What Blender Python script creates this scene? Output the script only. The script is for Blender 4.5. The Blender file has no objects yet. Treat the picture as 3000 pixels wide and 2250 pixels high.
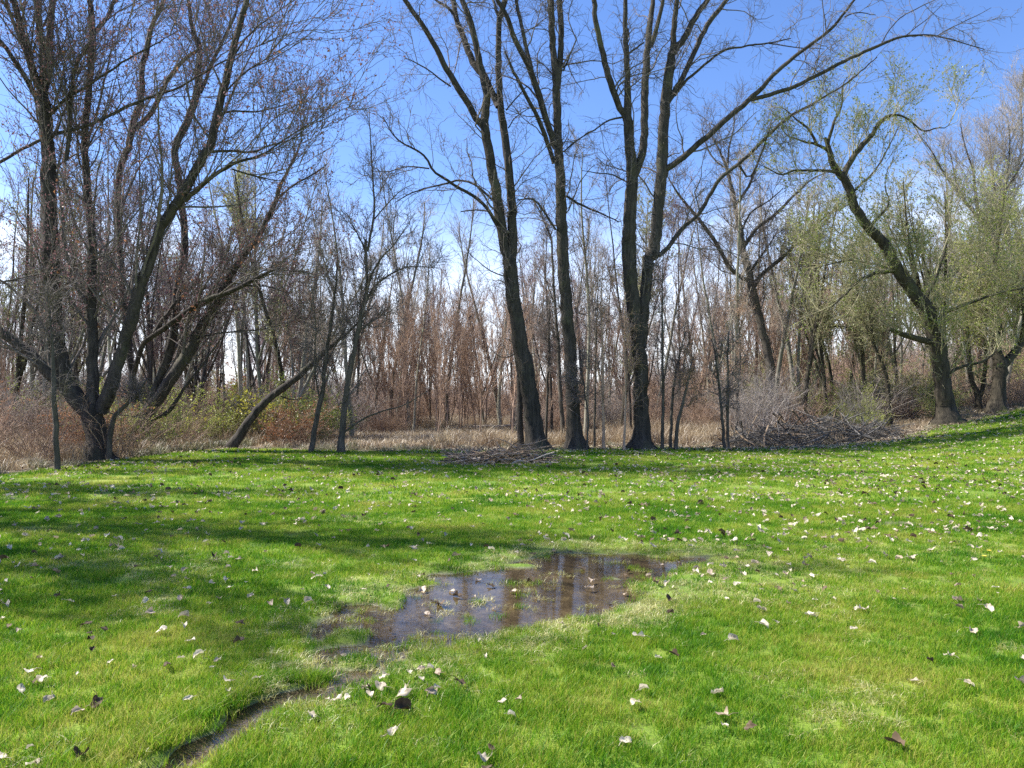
import bpy, math, random
import numpy as np
from mathutils import Vector

# ------------------------------------------------------------------ camera, sky, sun, exposure
sc = bpy.context.scene
COL = sc.collection
F_PX, CXP, CYP = 2266.0, 1500.0, 1125.0          # focal length and centre in photograph pixels
CAM_H, PITCH = 1.6, math.atan(45.0 / 2266.0)
cam_d = bpy.data.cameras.new('camera')
cam = bpy.data.objects.new('camera', cam_d)
COL.objects.link(cam)
cam_d.sensor_fit = 'HORIZONTAL'
cam_d.sensor_width = 36.0
cam_d.lens = 36.0 * F_PX / 3000.0
cam_d.clip_start, cam_d.clip_end = 0.05, 3000.0
cam.location = (0, 0, CAM_H)
cam.rotation_euler = (math.pi / 2 + PITCH, 0, 0)
sc.camera = cam

SUN_EL, SUN_AZ = math.radians(48), math.radians(12)   # high sun on the left, a little beyond the lawn
sun_dir = Vector((-math.cos(SUN_AZ) * math.cos(SUN_EL), math.sin(SUN_AZ) * math.cos(SUN_EL), math.sin(SUN_EL)))
sd_ = bpy.data.lights.new('sun', 'SUN')
sd_.energy, sd_.angle, sd_.color = 5.0, math.radians(0.53), (1.0, 0.95, 0.86)
sun = bpy.data.objects.new('sun', sd_)
COL.objects.link(sun)
sun.rotation_euler = (-sun_dir).to_track_quat('-Z', 'Y').to_euler()
sun.location = sun_dir * 60

W = bpy.data.worlds.new('World')
sc.world = W
W.use_nodes = True
nt = W.node_tree
nt.nodes.clear()
def nd(t, typ, **kw):
    n = t.nodes.new(typ)
    for k, v in kw.items():
        setattr(n, k, v)
    return n
sky = nd(nt, 'ShaderNodeTexSky', sky_type='NISHITA', sun_disc=False)
sky.sun_elevation = SUN_EL
sky.sun_rotation = math.atan2(sun_dir.x, sun_dir.y)
sky.altitude, sky.air_density, sky.dust_density, sky.ozone_density = 200, 1.0, 0.35, 2.2
tc = nd(nt, 'ShaderNodeTexCoord')
sep = nd(nt, 'ShaderNodeSeparateXYZ')
nt.links.new(tc.outputs['Generated'], sep.inputs[0])
mp = nd(nt, 'ShaderNodeMapping')
mp.inputs['Scale'].default_value = (1.6, 1.6, 8.0)
nt.links.new(tc.outputs['Generated'], mp.inputs[0])
cn = nd(nt, 'ShaderNodeTexNoise')
cn.inputs['Scale'].default_value, cn.inputs['Detail'].default_value, cn.inputs['Roughness'].default_value = 1.7, 7.0, 0.55
nt.links.new(mp.outputs[0], cn.inputs['Vector'])
cr = nd(nt, 'ShaderNodeMapRange', interpolation_type='SMOOTHSTEP')
cr.inputs[1].default_value, cr.inputs[2].default_value = 0.44, 0.66
nt.links.new(cn.outputs['Fac'], cr.inputs[0])
el = nd(nt, 'ShaderNodeMapRange', interpolation_type='SMOOTHSTEP')
el.inputs[1].default_value, el.inputs[2].default_value = 0.10, 0.30
el.inputs[3].default_value, el.inputs[4].default_value = 0.85, 0.0
nt.links.new(sep.outputs['Z'], el.inputs[0])
mul = nd(nt, 'ShaderNodeMath', operation='MULTIPLY')
nt.links.new(cr.outputs[0], mul.inputs[0])
nt.links.new(el.outputs[0], mul.inputs[1])
lo = nd(nt, 'ShaderNodeMapRange', interpolation_type='SMOOTHSTEP')
lo.inputs[1].default_value, lo.inputs[2].default_value = 0.03, 0.27
lo.inputs[3].default_value, lo.inputs[4].default_value = 0.8, 0.0
nt.links.new(sep.outputs['Z'], lo.inputs[0])
mxx = nd(nt, 'ShaderNodeMath', operation='MAXIMUM')
nt.links.new(mul.outputs[0], mxx.inputs[0])
nt.links.new(lo.outputs[0], mxx.inputs[1])
mx = nd(nt, 'ShaderNodeMix', data_type='RGBA')
nt.links.new(mxx.outputs[0], mx.inputs[0])
hs = nd(nt, 'ShaderNodeHueSaturation')
hs.inputs['Saturation'].default_value = 1.16
nt.links.new(sky.outputs[0], hs.inputs['Color'])
tint = nd(nt, 'ShaderNodeMix', data_type='RGBA', blend_type='MULTIPLY')
tint.inputs[0].default_value = 1.0
tint.inputs[7].default_value = (0.93, 0.90, 1.08, 1)
nt.links.new(hs.outputs[0], tint.inputs[6])
nt.links.new(tint.outputs[2], mx.inputs[6])
mx.inputs[7].default_value = (8.4, 8.8, 9.4, 1)
bg = nd(nt, 'ShaderNodeBackground')
bg.inputs[1].default_value = 0.108
wo = nd(nt, 'ShaderNodeOutputWorld')
nt.links.new(mx.outputs[2], bg.inputs[0])
nt.links.new(bg.outputs[0], wo.inputs[0])

sc.view_settings.view_transform = 'Standard'
sc.view_settings.look = 'None'
sc.view_settings.gamma = 1.0
sc.view_settings.exposure = 1.12
sc.view_settings.use_curve_mapping = False
sc.render.engine = 'CYCLES'
sc.cycles.max_bounces = 5
sc.cycles.diffuse_bounces = 3
sc.cycles.transmission_bounces = 4
sc.cycles.transparent_max_bounces = 4
sc.cycles.use_denoising = False
sc.cycles.use_adaptive_sampling = False
sc.cycles.sample_clamp_indirect = 4.0
sc.render.filter_size = 1.3 if hasattr(sc.render, 'filter_size') else 1.5

# ------------------------------------------------------------------ helpers
def ray(px, py):
    u, v = (px - CXP) / F_PX, (CYP - py) / F_PX
    return np.array([u, math.cos(PITCH) - v * math.sin(PITCH), math.sin(PITCH) + v * math.cos(PITCH)])
def at(px, py, d):
    r = ray(px, py)
    return np.array([0, 0, CAM_H]) + r * (d / r[1])
def on_ground(px, py, z=0.0):
    r = ray(px, py)
    t = (z - CAM_H) / r[2]
    return r[0] * t, r[1] * t

def sstep(a, b, x):
    t = np.clip((x - a) / (b - a), 0, 1)
    return t * t * (3 - 2 * t)

_lat = np.random.default_rng(5).random((256, 256))
def noise2(x, y, s=1.0):
    x = np.asarray(x) * s + 1000.3
    y = np.asarray(y) * s + 1000.7
    xi, yi = np.floor(x).astype(int), np.floor(y).astype(int)
    u, v = x - xi, y - yi
    u, v = u * u * (3 - 2 * u), v * v * (3 - 2 * v)
    g = lambda a, b: _lat[a % 256, b % 256]
    return (g(xi, yi) * (1 - u) + g(xi + 1, yi) * u) * (1 - v) + (g(xi, yi + 1) * (1 - u) + g(xi + 1, yi + 1) * u) * v
def fbm(x, y, s):
    return (noise2(x, y, s) + 0.5 * noise2(x, y, 2.1 * s) + 0.25 * noise2(x, y, 4.3 * s)) / 1.75

def mesh(name, V, Q=None, T=None, mat=None, smooth=True, attrs=None):
    me = bpy.data.meshes.new(name)
    V = np.asarray(V, dtype=np.float32)
    me.vertices.add(len(V))
    me.vertices.foreach_set('co', V.ravel())
    q = np.zeros((0, 4), np.int32) if Q is None else np.asarray(Q, np.int32)
    t = np.zeros((0, 3), np.int32) if T is None else np.asarray(T, np.int32)
    li = np.concatenate([q.ravel(), t.ravel()])
    if len(li):
        me.loops.add(len(li))
        me.loops.foreach_set('vertex_index', li)
        tot = np.concatenate([np.full(len(q), 4, np.int32), np.full(len(t), 3, np.int32)])
        st = np.concatenate([[0], np.cumsum(tot)[:-1]]).astype(np.int32)
        me.polygons.add(len(tot))
        me.polygons.foreach_set('loop_start', st)
        me.polygons.foreach_set('loop_total', tot)
        me.polygons.foreach_set('use_smooth', np.full(len(tot), smooth))
    for k, (typ, arr) in (attrs or {}).items():
        a = me.attributes.new(k, typ, 'POINT')
        a.data.foreach_set('vector' if typ == 'FLOAT_VECTOR' else 'value', np.ascontiguousarray(arr).ravel())
    me.update(calc_edges=True)
    if mat is not None:
        for m in (mat if isinstance(mat, (list, tuple)) else [mat]):
            me.materials.append(m)
    return me

def obj(name, me, parent=None, loc=None, **props):
    o = bpy.data.objects.new(name, me)
    COL.objects.link(o)
    if parent is not None:
        o.parent = parent
    if loc is not None:
        o.location = loc
    for k, v in props.items():
        if v is not None:
            o[k] = v
    return o

class Geo:                                        # collects shapes of ONE mesh
    def __init__(s):
        s.V, s.Q, s.T, s.n = [], [], [], 0
    def add(s, V, Q=None, T=None):
        if Q is not None and len(Q): s.Q.append(np.asarray(Q) + s.n)
        if T is not None and len(T): s.T.append(np.asarray(T) + s.n)
        s.V.append(np.asarray(V)); s.n += len(V)
        return s
    def mesh(s, name, mat, smooth=True, origin=None):
        V = np.concatenate(s.V)
        if origin is not None:
            V = V - np.asarray(origin)
        return mesh(name, V, np.concatenate(s.Q) if s.Q else None, np.concatenate(s.T) if s.T else None, mat, smooth)

def unit(v):
    return v / np.maximum(np.linalg.norm(v, axis=-1, keepdims=True), 1e-9)

def tubes(geo, P, R, s=3, rough=None, cap=False):
    """P (N,k,3), R (N,k): N tapering tubes of k rings and s sides."""
    N, k, _ = P.shape
    if N == 0:
        return
    T = unit(np.gradient(P, axis=1))
    ax = unit(T.mean(1, keepdims=True))
    ref = np.where(np.abs(ax[..., 2:3]) > 0.8, np.array([[[1.0, 0.2, 0]]]), np.array([[[0.1, 0.2, 1.0]]]))
    A = unit(np.cross(T, np.broadcast_to(ref, T.shape)))
    B = np.cross(T, A)
    th = np.arange(s) * 2 * math.pi / s
    rr = R[:, :, None] * np.ones(s)
    if rough is not None:
        rr = rr * rough
    V = P[:, :, None, :] + rr[..., None] * (np.cos(th)[:, None] * A[:, :, None, :] + np.sin(th)[:, None] * B[:, :, None, :])
    i = (np.arange(N) * k * s)[:, None, None] + (np.arange(k - 1) * s)[None, :, None] + np.arange(s)
    i2 = (np.arange(N) * k * s)[:, None, None] + (np.arange(k - 1) * s)[None, :, None] + (np.arange(s) + 1) % s
    Q = np.stack([i, i2, i2 + s, i + s], -1).reshape(-1, 4)
    V = V.reshape(-1, 3)
    Tr = None
    if cap:
        Tr = []
        for n in range(N):
            for e in (0, k - 1):
                b = n * k * s + e * s
                Tr += [(b, b + q, b + q + 1) for q in range(1, s - 1)]
    geo.add(V, Q, Tr)

def catmull(P, n):
    P = np.asarray(P, float)
    seg = np.concatenate([[0], np.cumsum(np.linalg.norm(np.diff(P[:, :3], axis=0), axis=1))])
    E = np.vstack([2 * P[0] - P[1], P, 2 * P[-1] - P[-2]])
    x = np.linspace(0, seg[-1], n)
    j = np.clip(np.searchsorted(seg, x, 'right') - 1, 0, len(P) - 2)
    t = ((x - seg[j]) / np.maximum(seg[j + 1] - seg[j], 1e-9))[:, None]
    a, b, c, d = E[j], E[j + 1], E[j + 2], E[j + 3]
    return 0.5 * (2 * b + (c - a) * t + (2 * a - 5 * b + 4 * c - d) * t ** 2 + (3 * b - a - 3 * c + d) * t ** 3)

def grow(rng, P, R, n, L, ang=0.9, up=0.2, k=5, curl=0.18, lift=0.0, rs=0.5, rmin=0.004, t0=0.1, zmin=None, taper=0.3, fat=0.011):
    N, K, _ = P.shape
    ln = np.linalg.norm(np.diff(P, axis=1), axis=2).sum(1)
    i = rng.choice(N, n, p=ln / ln.sum())
    t = t0 + (1 - t0) * rng.random(n)
    f = t * (K - 1)
    j = np.minimum(f.astype(int), K - 2)
    u = (f - j)[:, None]
    pos = P[i, j] * (1 - u) + P[i, j + 1] * u
    rad = R[i, j] * (1 - u[:, 0]) + R[i, j + 1] * u[:, 0]
    tan = unit(P[i, j + 1] - P[i, j])
    if zmin is not None:
        m = pos[:, 2] > zmin + 1.5 * rng.random(n)
        pos, rad, tan, t = pos[m], rad[m], tan[m], t[m]
        n = len(pos)
    v = rng.normal(size=(n, 3))
    v = unit(v - (v * tan).sum(1, keepdims=True) * tan)
    a = (ang * (0.6 + 0.8 * rng.random(n)))[:, None]
    d = unit(np.cos(a) * tan + np.sin(a) * v + np.array([0, 0, up]))
    Ls = L * (0.4 + 1.0 * rng.random(n)) * (1.2 - 0.7 * t)
    out = np.zeros((n, k, 3))
    out[:, 0] = pos
    for q in range(1, k):
        out[:, q] = out[:, q - 1] + d * (Ls / (k - 1))[:, None]
        d = unit(d + curl * rng.normal(size=(n, 3)) + np.array([0, 0, lift]))
    r0 = np.maximum(np.minimum(rad * rs, Ls * fat), rmin)
    Rr = np.maximum(r0[:, None] * np.linspace(1, taper, k), rmin * 0.55)
    return out, Rr

def flecks(geo, rng, pos, size, flat=0.0):
    """small folded leaf or bud faces at pos"""
    n = len(pos)
    a = unit(rng.normal(size=(n, 3)) * np.array([1, 1, 1 - flat]))
    b = rng.normal(size=(n, 3))
    b = unit(b - (b * a).sum(1, keepdims=True) * a)
    s = (size * (0.6 + 0.8 * rng.random(n)))[:, None]
    c = np.cross(a, b) * s * 0.22
    V = np.stack([pos, pos + a * s * 0.5 + b * s * 0.36 + c, pos + a * s, pos + a * s * 0.5 - b * s * 0.36 + c], 1).reshape(-1, 3)
    i = np.arange(n)[:, None] * 4
    geo.add(V, None, np.concatenate([i + np.array([0, 1, 2]), i + np.array([0, 2, 3])]))

def along(rng, P, n, t0=0.25, jit=0.01):
    N, K, _ = P.shape
    i = rng.integers(0, N, n)
    f = (t0 + (1 - t0) * rng.random(n)) * (K - 1)
    j = np.minimum(f.astype(int), K - 2)
    u = (f - j)[:, None]
    return P[i, j] * (1 - u) + P[i, j + 1] * u + rng.normal(size=(n, 3)) * jit

# ------------------------------------------------------------------ materials
def new_mat(name):
    m = bpy.data.materials.new(name)
    m.use_nodes = True
    m.node_tree.nodes.clear()
    return m, m.node_tree
def ramp(t, fac, stops):
    r = nd(t, 'ShaderNodeValToRGB')
    e = r.color_ramp.elements
    while len(e) < len(stops):
        e.new(0.5)
    for k, (p, c) in enumerate(stops):
        e[k].position = p
        e[k].color = (*c, 1)
    t.links.new(fac, r.inputs[0])
    return r.outputs[0]
def noise(t, scale, detail=4, rough=0.6, vec=None, dist=0.0):
    n = nd(t, 'ShaderNodeTexNoise')
    n.inputs['Scale'].default_value, n.inputs['Detail'].default_value = scale, detail
    n.inputs['Roughness'].default_value, n.inputs['Distortion'].default_value = rough, dist
    if vec is not None:
        t.links.new(vec, n.inputs['Vector'])
    return n.outputs['Fac']
def mixc(t, fac, a, b, mode='MIX'):
    m = nd(t, 'ShaderNodeMix', data_type='RGBA', blend_type=mode)
    for sock, v in ((m.inputs[0], fac), (m.inputs[6], a), (m.inputs[7], b)):
        if hasattr(v, 'is_linked'):
            t.links.new(v, sock)
        elif isinstance(v, (int, float)):
            sock.default_value = v
        else:
            sock.default_value = (*v, 1)
    return m.outputs[2]
def mrange(t, fac, a, b, c=0.0, d=1.0):
    m = nd(t, 'ShaderNodeMapRange', interpolation_type='SMOOTHSTEP')
    for k, v in enumerate((a, b, c, d)):
        m.inputs[k + 1].default_value = v
    t.links.new(fac, m.inputs[0])
    return m.outputs[0]
def wpos(t):
    return nd(t, 'ShaderNodeNewGeometry').outputs['Position']

def bark_mat(name, dark, light, lichen=(0.2, 0.22, 0.1), lich=0.35, bump=0.6, scale=(9, 9, 1.6), vary=0.5):
    m, t = new_mat(name)
    co = nd(t, 'ShaderNodeTexCoord').outputs['Object']
    mpn = nd(t, 'ShaderNodeMapping')
    mpn.inputs['Scale'].default_value = scale
    t.links.new(co, mpn.inputs[0])
    f = noise(t, 2.2, 6, 0.7, mpn.outputs[0], 0.6)
    c = ramp(t, f, [(0.3, dark), (0.68, light)])
    big = noise(t, 0.9, 5, 0.65, co)
    c = mixc(t, mrange(t, big, 0.52, 0.7, 0, lich), c, lichen)
    oi = nd(t, 'ShaderNodeObjectInfo')
    vr = nd(t, 'ShaderNodeMapRange')
    vr.inputs[3].default_value, vr.inputs[4].default_value = 1 - vary * 0.5, 1 + vary * 0.5
    t.links.new(oi.outputs['Random'], vr.inputs[0])
    vm = nd(t, 'ShaderNodeVectorMath', operation='SCALE')
    t.links.new(c, vm.inputs[0])
    t.links.new(vr.outputs[0], vm.inputs['Scale'])
    b = nd(t, 'ShaderNodeBsdfPrincipled')
    b.inputs['Roughness'].default_value = 0.85
    b.inputs['Specular IOR Level'].default_value = 0.25
    t.links.new(vm.outputs[0], b.inputs['Base Color'])
    if bump:
        bp = nd(t, 'ShaderNodeBump')
        bp.inputs['Strength'].default_value, bp.inputs['Distance'].default_value = bump, 0.05
        t.links.new(f, bp.inputs['Height'])
        t.links.new(bp.outputs[0], b.inputs['Normal'])
    o = nd(t, 'ShaderNodeOutputMaterial')
    t.links.new(b.outputs[0], o.inputs[0])
    return m

def leaf_mat(name, stops, nscale=3.0, trans=0.45, vary=True, rough=0.6, gloss=0.15, attr=None):
    """thin leaf or blade: diffuse + light coming through + a little gloss; colour by noise in world space"""
    m, t = new_mat(name)
    p = wpos(t)
    f = noise(t, nscale, 3, 0.6, p)
    if vary:
        oi = nd(t, 'ShaderNodeObjectInfo').outputs['Random']
        a = nd(t, 'ShaderNodeMath', operation='MULTIPLY_ADD')
        t.links.new(oi, a.inputs[0])
        a.inputs[1].default_value = 0.3
        s_ = nd(t, 'ShaderNodeMath', operation='SUBTRACT')
        t.links.new(f, s_.inputs[0]); s_.inputs[1].default_value = 0.15
        t.links.new(s_.outputs[0], a.inputs[2])
        f = a.outputs[0]
    if attr:
        at_ = nd(t, 'ShaderNodeAttribute', attribute_name=attr)
        a = nd(t, 'ShaderNodeMath', operation='MULTIPLY_ADD')
        t.links.new(at_.outputs['Fac'], a.inputs[0])
        a.inputs[1].default_value = 0.34
        s_ = nd(t, 'ShaderNodeMath', operation='SUBTRACT')
        t.links.new(f, s_.inputs[0]); s_.inputs[1].default_value = 0.17
        t.links.new(s_.outputs[0], a.inputs[2])
        f = a.outputs[0]
    c = ramp(t, f, stops)
    d = nd(t, 'ShaderNodeBsdfDiffuse'); tr = nd(t, 'ShaderNodeBsdfTranslucent'); g = nd(t, 'ShaderNodeBsdfGlossy')
    g.inputs['Roughness'].default_value = rough
    t.links.new(c, d.inputs[0]); t.links.new(c, tr.inputs[0])
    m1 = nd(t, 'ShaderNodeMixShader'); m1.inputs[0].default_value = trans
    t.links.new(d.outputs[0], m1.inputs[1]); t.links.new(tr.outputs[0], m1.inputs[2])
    lw = nd(t, 'ShaderNodeFresnel'); lw.inputs[0].default_value = 1.4
    gm = nd(t, 'ShaderNodeMath', operation='MULTIPLY'); t.links.new(lw.outputs[0], gm.inputs[0]); gm.inputs[1].default_value = gloss
    m2 = nd(t, 'ShaderNodeMixShader'); t.links.new(gm.outputs[0], m2.inputs[0])
    t.links.new(m1.outputs[0], m2.inputs[1]); t.links.new(g.outputs[0], m2.inputs[2])
    o = nd(t, 'ShaderNodeOutputMaterial'); t.links.new(m2.outputs[0], o.inputs[0])
    return m

M = {}
M['cottonwood'] = bark_mat('cottonwood_bark', (0.012, 0.0105, 0.009), (0.09, 0.078, 0.064), (0.13, 0.135, 0.07), 0.4, 1.0, (5, 5, 0.8), 0.2)
M['maple'] = bark_mat('maple_bark', (0.016, 0.014, 0.013), (0.10, 0.085, 0.072), (0.12, 0.13, 0.065), 0.35, 0.9, (5, 5, 0.8), 0.25)
M['willow'] = bark_mat('willow_bark', (0.015, 0.013, 0.010), (0.09, 0.076, 0.054), (0.10, 0.12, 0.04), 0.5, 1.2, (5, 5, 0.8), 0.25)
M['twig_dark'] = bark_mat('dark_twig_bark', (0.06, 0.05, 0.047), (0.25, 0.215, 0.195), bump=0, lich=0.1, vary=0.2)
M['twig_grey'] = bark_mat('grey_twig_bark', (0.19, 0.16, 0.14), (0.40, 0.355, 0.32), bump=0, lich=0.1)
M['twig_pale'] = bark_mat('pale_twig_bark', (0.24, 0.20, 0.16), (0.44, 0.385, 0.32), bump=0, lich=0.1)
M['twig_purple'] = bark_mat('purple_twig_bark', (0.12, 0.09, 0.09), (0.27, 0.21, 0.20), bump=0, lich=0.05)
M['twig_olive'] = bark_mat('olive_twig_bark', (0.17, 0.155, 0.09), (0.34, 0.31, 0.19), bump=0, lich=0.3)
M['sapling'] = bark_mat('young_tree_bark', (0.11, 0.10, 0.075), (0.33, 0.315, 0.25), (0.25, 0.31, 0.18), 0.75, 0.3, vary=0.9)
M['rusty'] = bark_mat('rusty_brown_stem', (0.23, 0.15, 0.105), (0.46, 0.335, 0.25), (0.40, 0.30, 0.21), 0.2, 0, vary=0.5)
M['stick'] = bark_mat('dry_stick', (0.11, 0.075, 0.048), (0.36, 0.27, 0.185), (0.26, 0.2, 0.14), 0.3, 0.3, vary=0.8)
M['stick_dark'] = bark_mat('weathered_stick', (0.025, 0.023, 0.021), (0.17, 0.16, 0.15), (0.3, 0.26, 0.2), 0.3, 0.3, vary=1.2)
M['log'] = bark_mat('pale_log', (0.3, 0.24, 0.17), (0.55, 0.46, 0.34), bump=0.4, lich=0.0)
M['bud'] = leaf_mat('red_bud', [(0.3, (0.16, 0.07, 0.08)), (0.7, (0.36, 0.19, 0.20))], 2.0, 0.3)
M['rust_leaf'] = leaf_mat('clinging_rust_leaf', [(0.3, (0.20, 0.085, 0.035)), (0.7, (0.40, 0.20, 0.10))], 2.0, 0.4)
M['willow_leaf'] = leaf_mat('young_willow_leaf', [(0.3, (0.19, 0.25, 0.04)), (0.7, (0.44, 0.49, 0.11))], 1.2, 0.45)
M['pale_leaf'] = leaf_mat('pale_spring_leaf', [(0.3, (0.2, 0.22, 0.09)), (0.7, (0.40, 0.41, 0.20))], 1.0, 0.45)
M['yellow_leaf'] = leaf_mat('yellow_spring_leaf', [(0.3, (0.34, 0.34, 0.05)), (0.7, (0.58, 0.50, 0.09))], 1.0, 0.5)
M['grass'] = leaf_mat('lawn_blade', [(0.26, (0.045, 0.16, 0.010)), (0.43, (0.13, 0.31, 0.015)), (0.58, (0.30, 0.42, 0.027)), (0.74, (0.44, 0.41, 0.10))], 0.7, 0.5, gloss=0.04, rough=0.6, attr='shade')
M['straw'] = leaf_mat('straw_blade', [(0.3, (0.29, 0.32, 0.06)), (0.7, (0.56, 0.51, 0.19))], 1.2, 0.4, attr='shade')
M['dry'] = leaf_mat('dry_reed', [(0.25, (0.24, 0.165, 0.105)), (0.5, (0.40, 0.31, 0.20)), (0.75, (0.56, 0.465, 0.31))], 0.35, 0.35, attr='shade')
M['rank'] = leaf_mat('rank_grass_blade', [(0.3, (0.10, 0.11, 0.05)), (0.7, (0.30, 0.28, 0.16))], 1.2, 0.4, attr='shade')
M['leaf_pale'] = leaf_mat('pale_leaf_underside', [(0.3, (0.36, 0.30, 0.21)), (0.65, (0.68, 0.60, 0.46))], 14.0, 0.25, gloss=0.08)
M['leaf_tan'] = leaf_mat('tan_dead_leaf', [(0.3, (0.25, 0.18, 0.12)), (0.65, (0.50, 0.40, 0.29))], 14.0, 0.25, gloss=0.08)
M['leaf_dark'] = leaf_mat('dark_dead_leaf', [(0.25, (0.045, 0.032, 0.022)), (0.7, (0.16, 0.115, 0.075))], 14.0, 0.1, gloss=0.02)
M['petal'] = leaf_mat('dandelion_petal', [(0.3, (0.75, 0.55, 0.02)), (0.7, (0.85, 0.68, 0.05))], 5.0, 0.3)

# ------------------------------------------------------------------ terrain
PUDDLE_PX = [(1185, 1690), (1250, 1668), (1404, 1660), (1480, 1640), (1561, 1616), (1642, 1603), (1751, 1612), (1860, 1612), (1968, 1622), (2100, 1614), (2090, 1642),
             (2000, 1672), (1935, 1722), (1860, 1768), (1770, 1800), (1640, 1822), (1510, 1850), (1400, 1872), (1320, 1892), (1250, 1912),
             (1215, 1945), (1120, 1975), (1060, 2010), (1010, 2050), (930, 2070), (865, 2050), (885, 1960), (880, 1850), (935, 1800), (955, 1765), (1078, 1748), (1160, 1716)]
PUDDLE = np.array([on_ground(*p) for p in PUDDLE_PX])
ISLES = [(on_ground(1012, 1862), 0.17, 0.16), (on_ground(1040, 1930), 0.16, 0.13), (on_ground(1160, 1745), 0.10, 0.30), (on_ground(1235, 1700), 0.16, 0.12),
         (on_ground(1900, 1715), 0.14, 0.10), (on_ground(1520, 1650), 0.14, 0.08)]
CHANNEL_PX = [(940, 2010), (830, 2030), (768, 2066), (716, 2100), (671, 2140), (603, 2172), (536, 2215), (480, 2255), (430, 2300)]
CHANNEL = np.array([on_ground(*p) for p in CHANNEL_PX])
BARE = on_ground(2625, 1535)

def seg_dist(x, y, A, B):
    d = np.full(np.shape(x), 1e9)
    for a, b in zip(A, B):
        e = b - a
        t = np.clip(((x - a[0]) * e[0] + (y - a[1]) * e[1]) / (e @ e), 0, 1)
        d = np.minimum(d, np.hypot(x - a[0] - t * e[0], y - a[1] - t * e[1]))
    return d
def puddle_sd(x, y):
    A, B = PUDDLE, np.roll(PUDDLE, -1, 0)
    inside = np.zeros(np.shape(x), bool)
    for a, b in zip(A, B):
        c = ((a[1] > y) != (b[1] > y)) & (x < (b[0] - a[0]) * (y - a[1]) / (b[1] - a[1] + 1e-12) + a[0])
        inside ^= c
    d = seg_dist(x, y, A, B)
    return np.where(inside, d, -d)
WATER_Z = -0.033
def sink(x, y):
    """how far the ground lies below the lawn: puddle, rivulet"""
    x, y = np.asarray(x, float), np.asarray(y, float)
    out = np.zeros(x.shape)
    m = (x > -4) & (x < 4) & (y > 2) & (y < 10.5)
    if m.any():
        X, Y = x[m], y[m]
        sd = puddle_sd(X, Y) + 0.10 * (fbm(X, Y, 5.0) - 0.5)
        d = 0.058 * sstep(-0.14, 0.24, sd)
        d -= (fbm(X + 7, Y, 4.0) - 0.42) * 0.058 * sstep(0.0, 0.2, sd)
        for (c, rx, ry) in ISLES:
            d -= 0.045 * np.exp(-((X - c[0]) / rx) ** 2 - ((Y - c[1]) / ry) ** 2)
        cd = seg_dist(X, Y, CHANNEL[:-1], CHANNEL[1:]) + 0.11 * (fbm(X, Y, 5.0) - 0.5)
        d = np.maximum(d, (0.030 + 0.055 * fbm(X + 3, Y, 3.0)) * (1 - sstep(0.05, 0.16, cd)))
        out[m] = d
    return out
def height(x, y):
    x, y = np.asarray(x, float), np.asarray(y, float)
    s = 1.6
    sp = s * np.log1p(np.exp(np.clip((x - 10.3) / s, -30, 30)))
    z = 0.145 * np.minimum(sp, 25 + 0 * sp)
    z = z + 0.05 * (fbm(x, y, 0.35) - 0.5) * sstep(6, 14, np.hypot(x, y))
    z = z + 0.35 * (fbm(x + 40, y, 0.12) - 0.5) * sstep(27, 40, y)
    z = z + 0.012 * (fbm(x, y, 2.3) - 0.5)
    return z - sink(x, y)

EDGE_X = [-80, -14, -11.2, -10.7, -10.3, -9.9, -9.2, -5, 0, 2, 6, 9.5, 12, 15, 18.5, 30, 80]
EDGE_Y = [9, 13.8, 15.2, 17.5, 21.5, 24.6, 25.6, 23.9, 24.6, 25.6, 25.2, 24.0, 24.6, 26.4, 28.4, 34, 50]
def edge_y(x):
    return np.interp(x, EDGE_X, EDGE_Y)
def on_lawn(x, y):
    return y < edge_y(x) + 1.6 * (fbm(x, y, 0.8) - 0.5) + 0.5 * (noise2(x, y, 3.0) - 0.5)

gx = np.unique(np.concatenate([np.arange(-2.6, 3.0, 0.032), np.arange(-14, 15, 0.25), np.arange(-40, 41, 1.0), np.linspace(-400, 400, 41)]))
gy = np.unique(np.concatenate([np.arange(2.4, 9.4, 0.036), np.arange(-6, 30, 0.25), np.arange(30, 60, 1.0), np.linspace(-120, 700, 42)]))
GX, GY = np.meshgrid(gx, gy)
GZ = height(GX, GY)
SK = sink(GX, GY)
nxg, nyg = len(gx), len(gy)
ii = np.arange(nyg - 1)[:, None] * nxg + np.arange(nxg - 1)[None, :]
quad = np.stack([ii, ii + 1, ii + nxg + 1, ii + nxg], -1).reshape(-1, 4)
cx = (GX[:-1, :-1] + GX[1:, 1:]).ravel() / 2
cy = (GY[:-1, :-1] + GY[1:, 1:]).ravel() / 2
lawnmask = on_lawn(cx, cy)
VG = np.stack([GX, GY, GZ], -1).reshape(-1, 3)
mud_at = np.maximum(sstep(0.012, 0.04, SK).ravel(), 0.9 * np.exp(-((VG[:, 0] - BARE[0]) / 0.5) ** 2 - ((VG[:, 1] - BARE[1]) / 0.28) ** 2))

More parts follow.
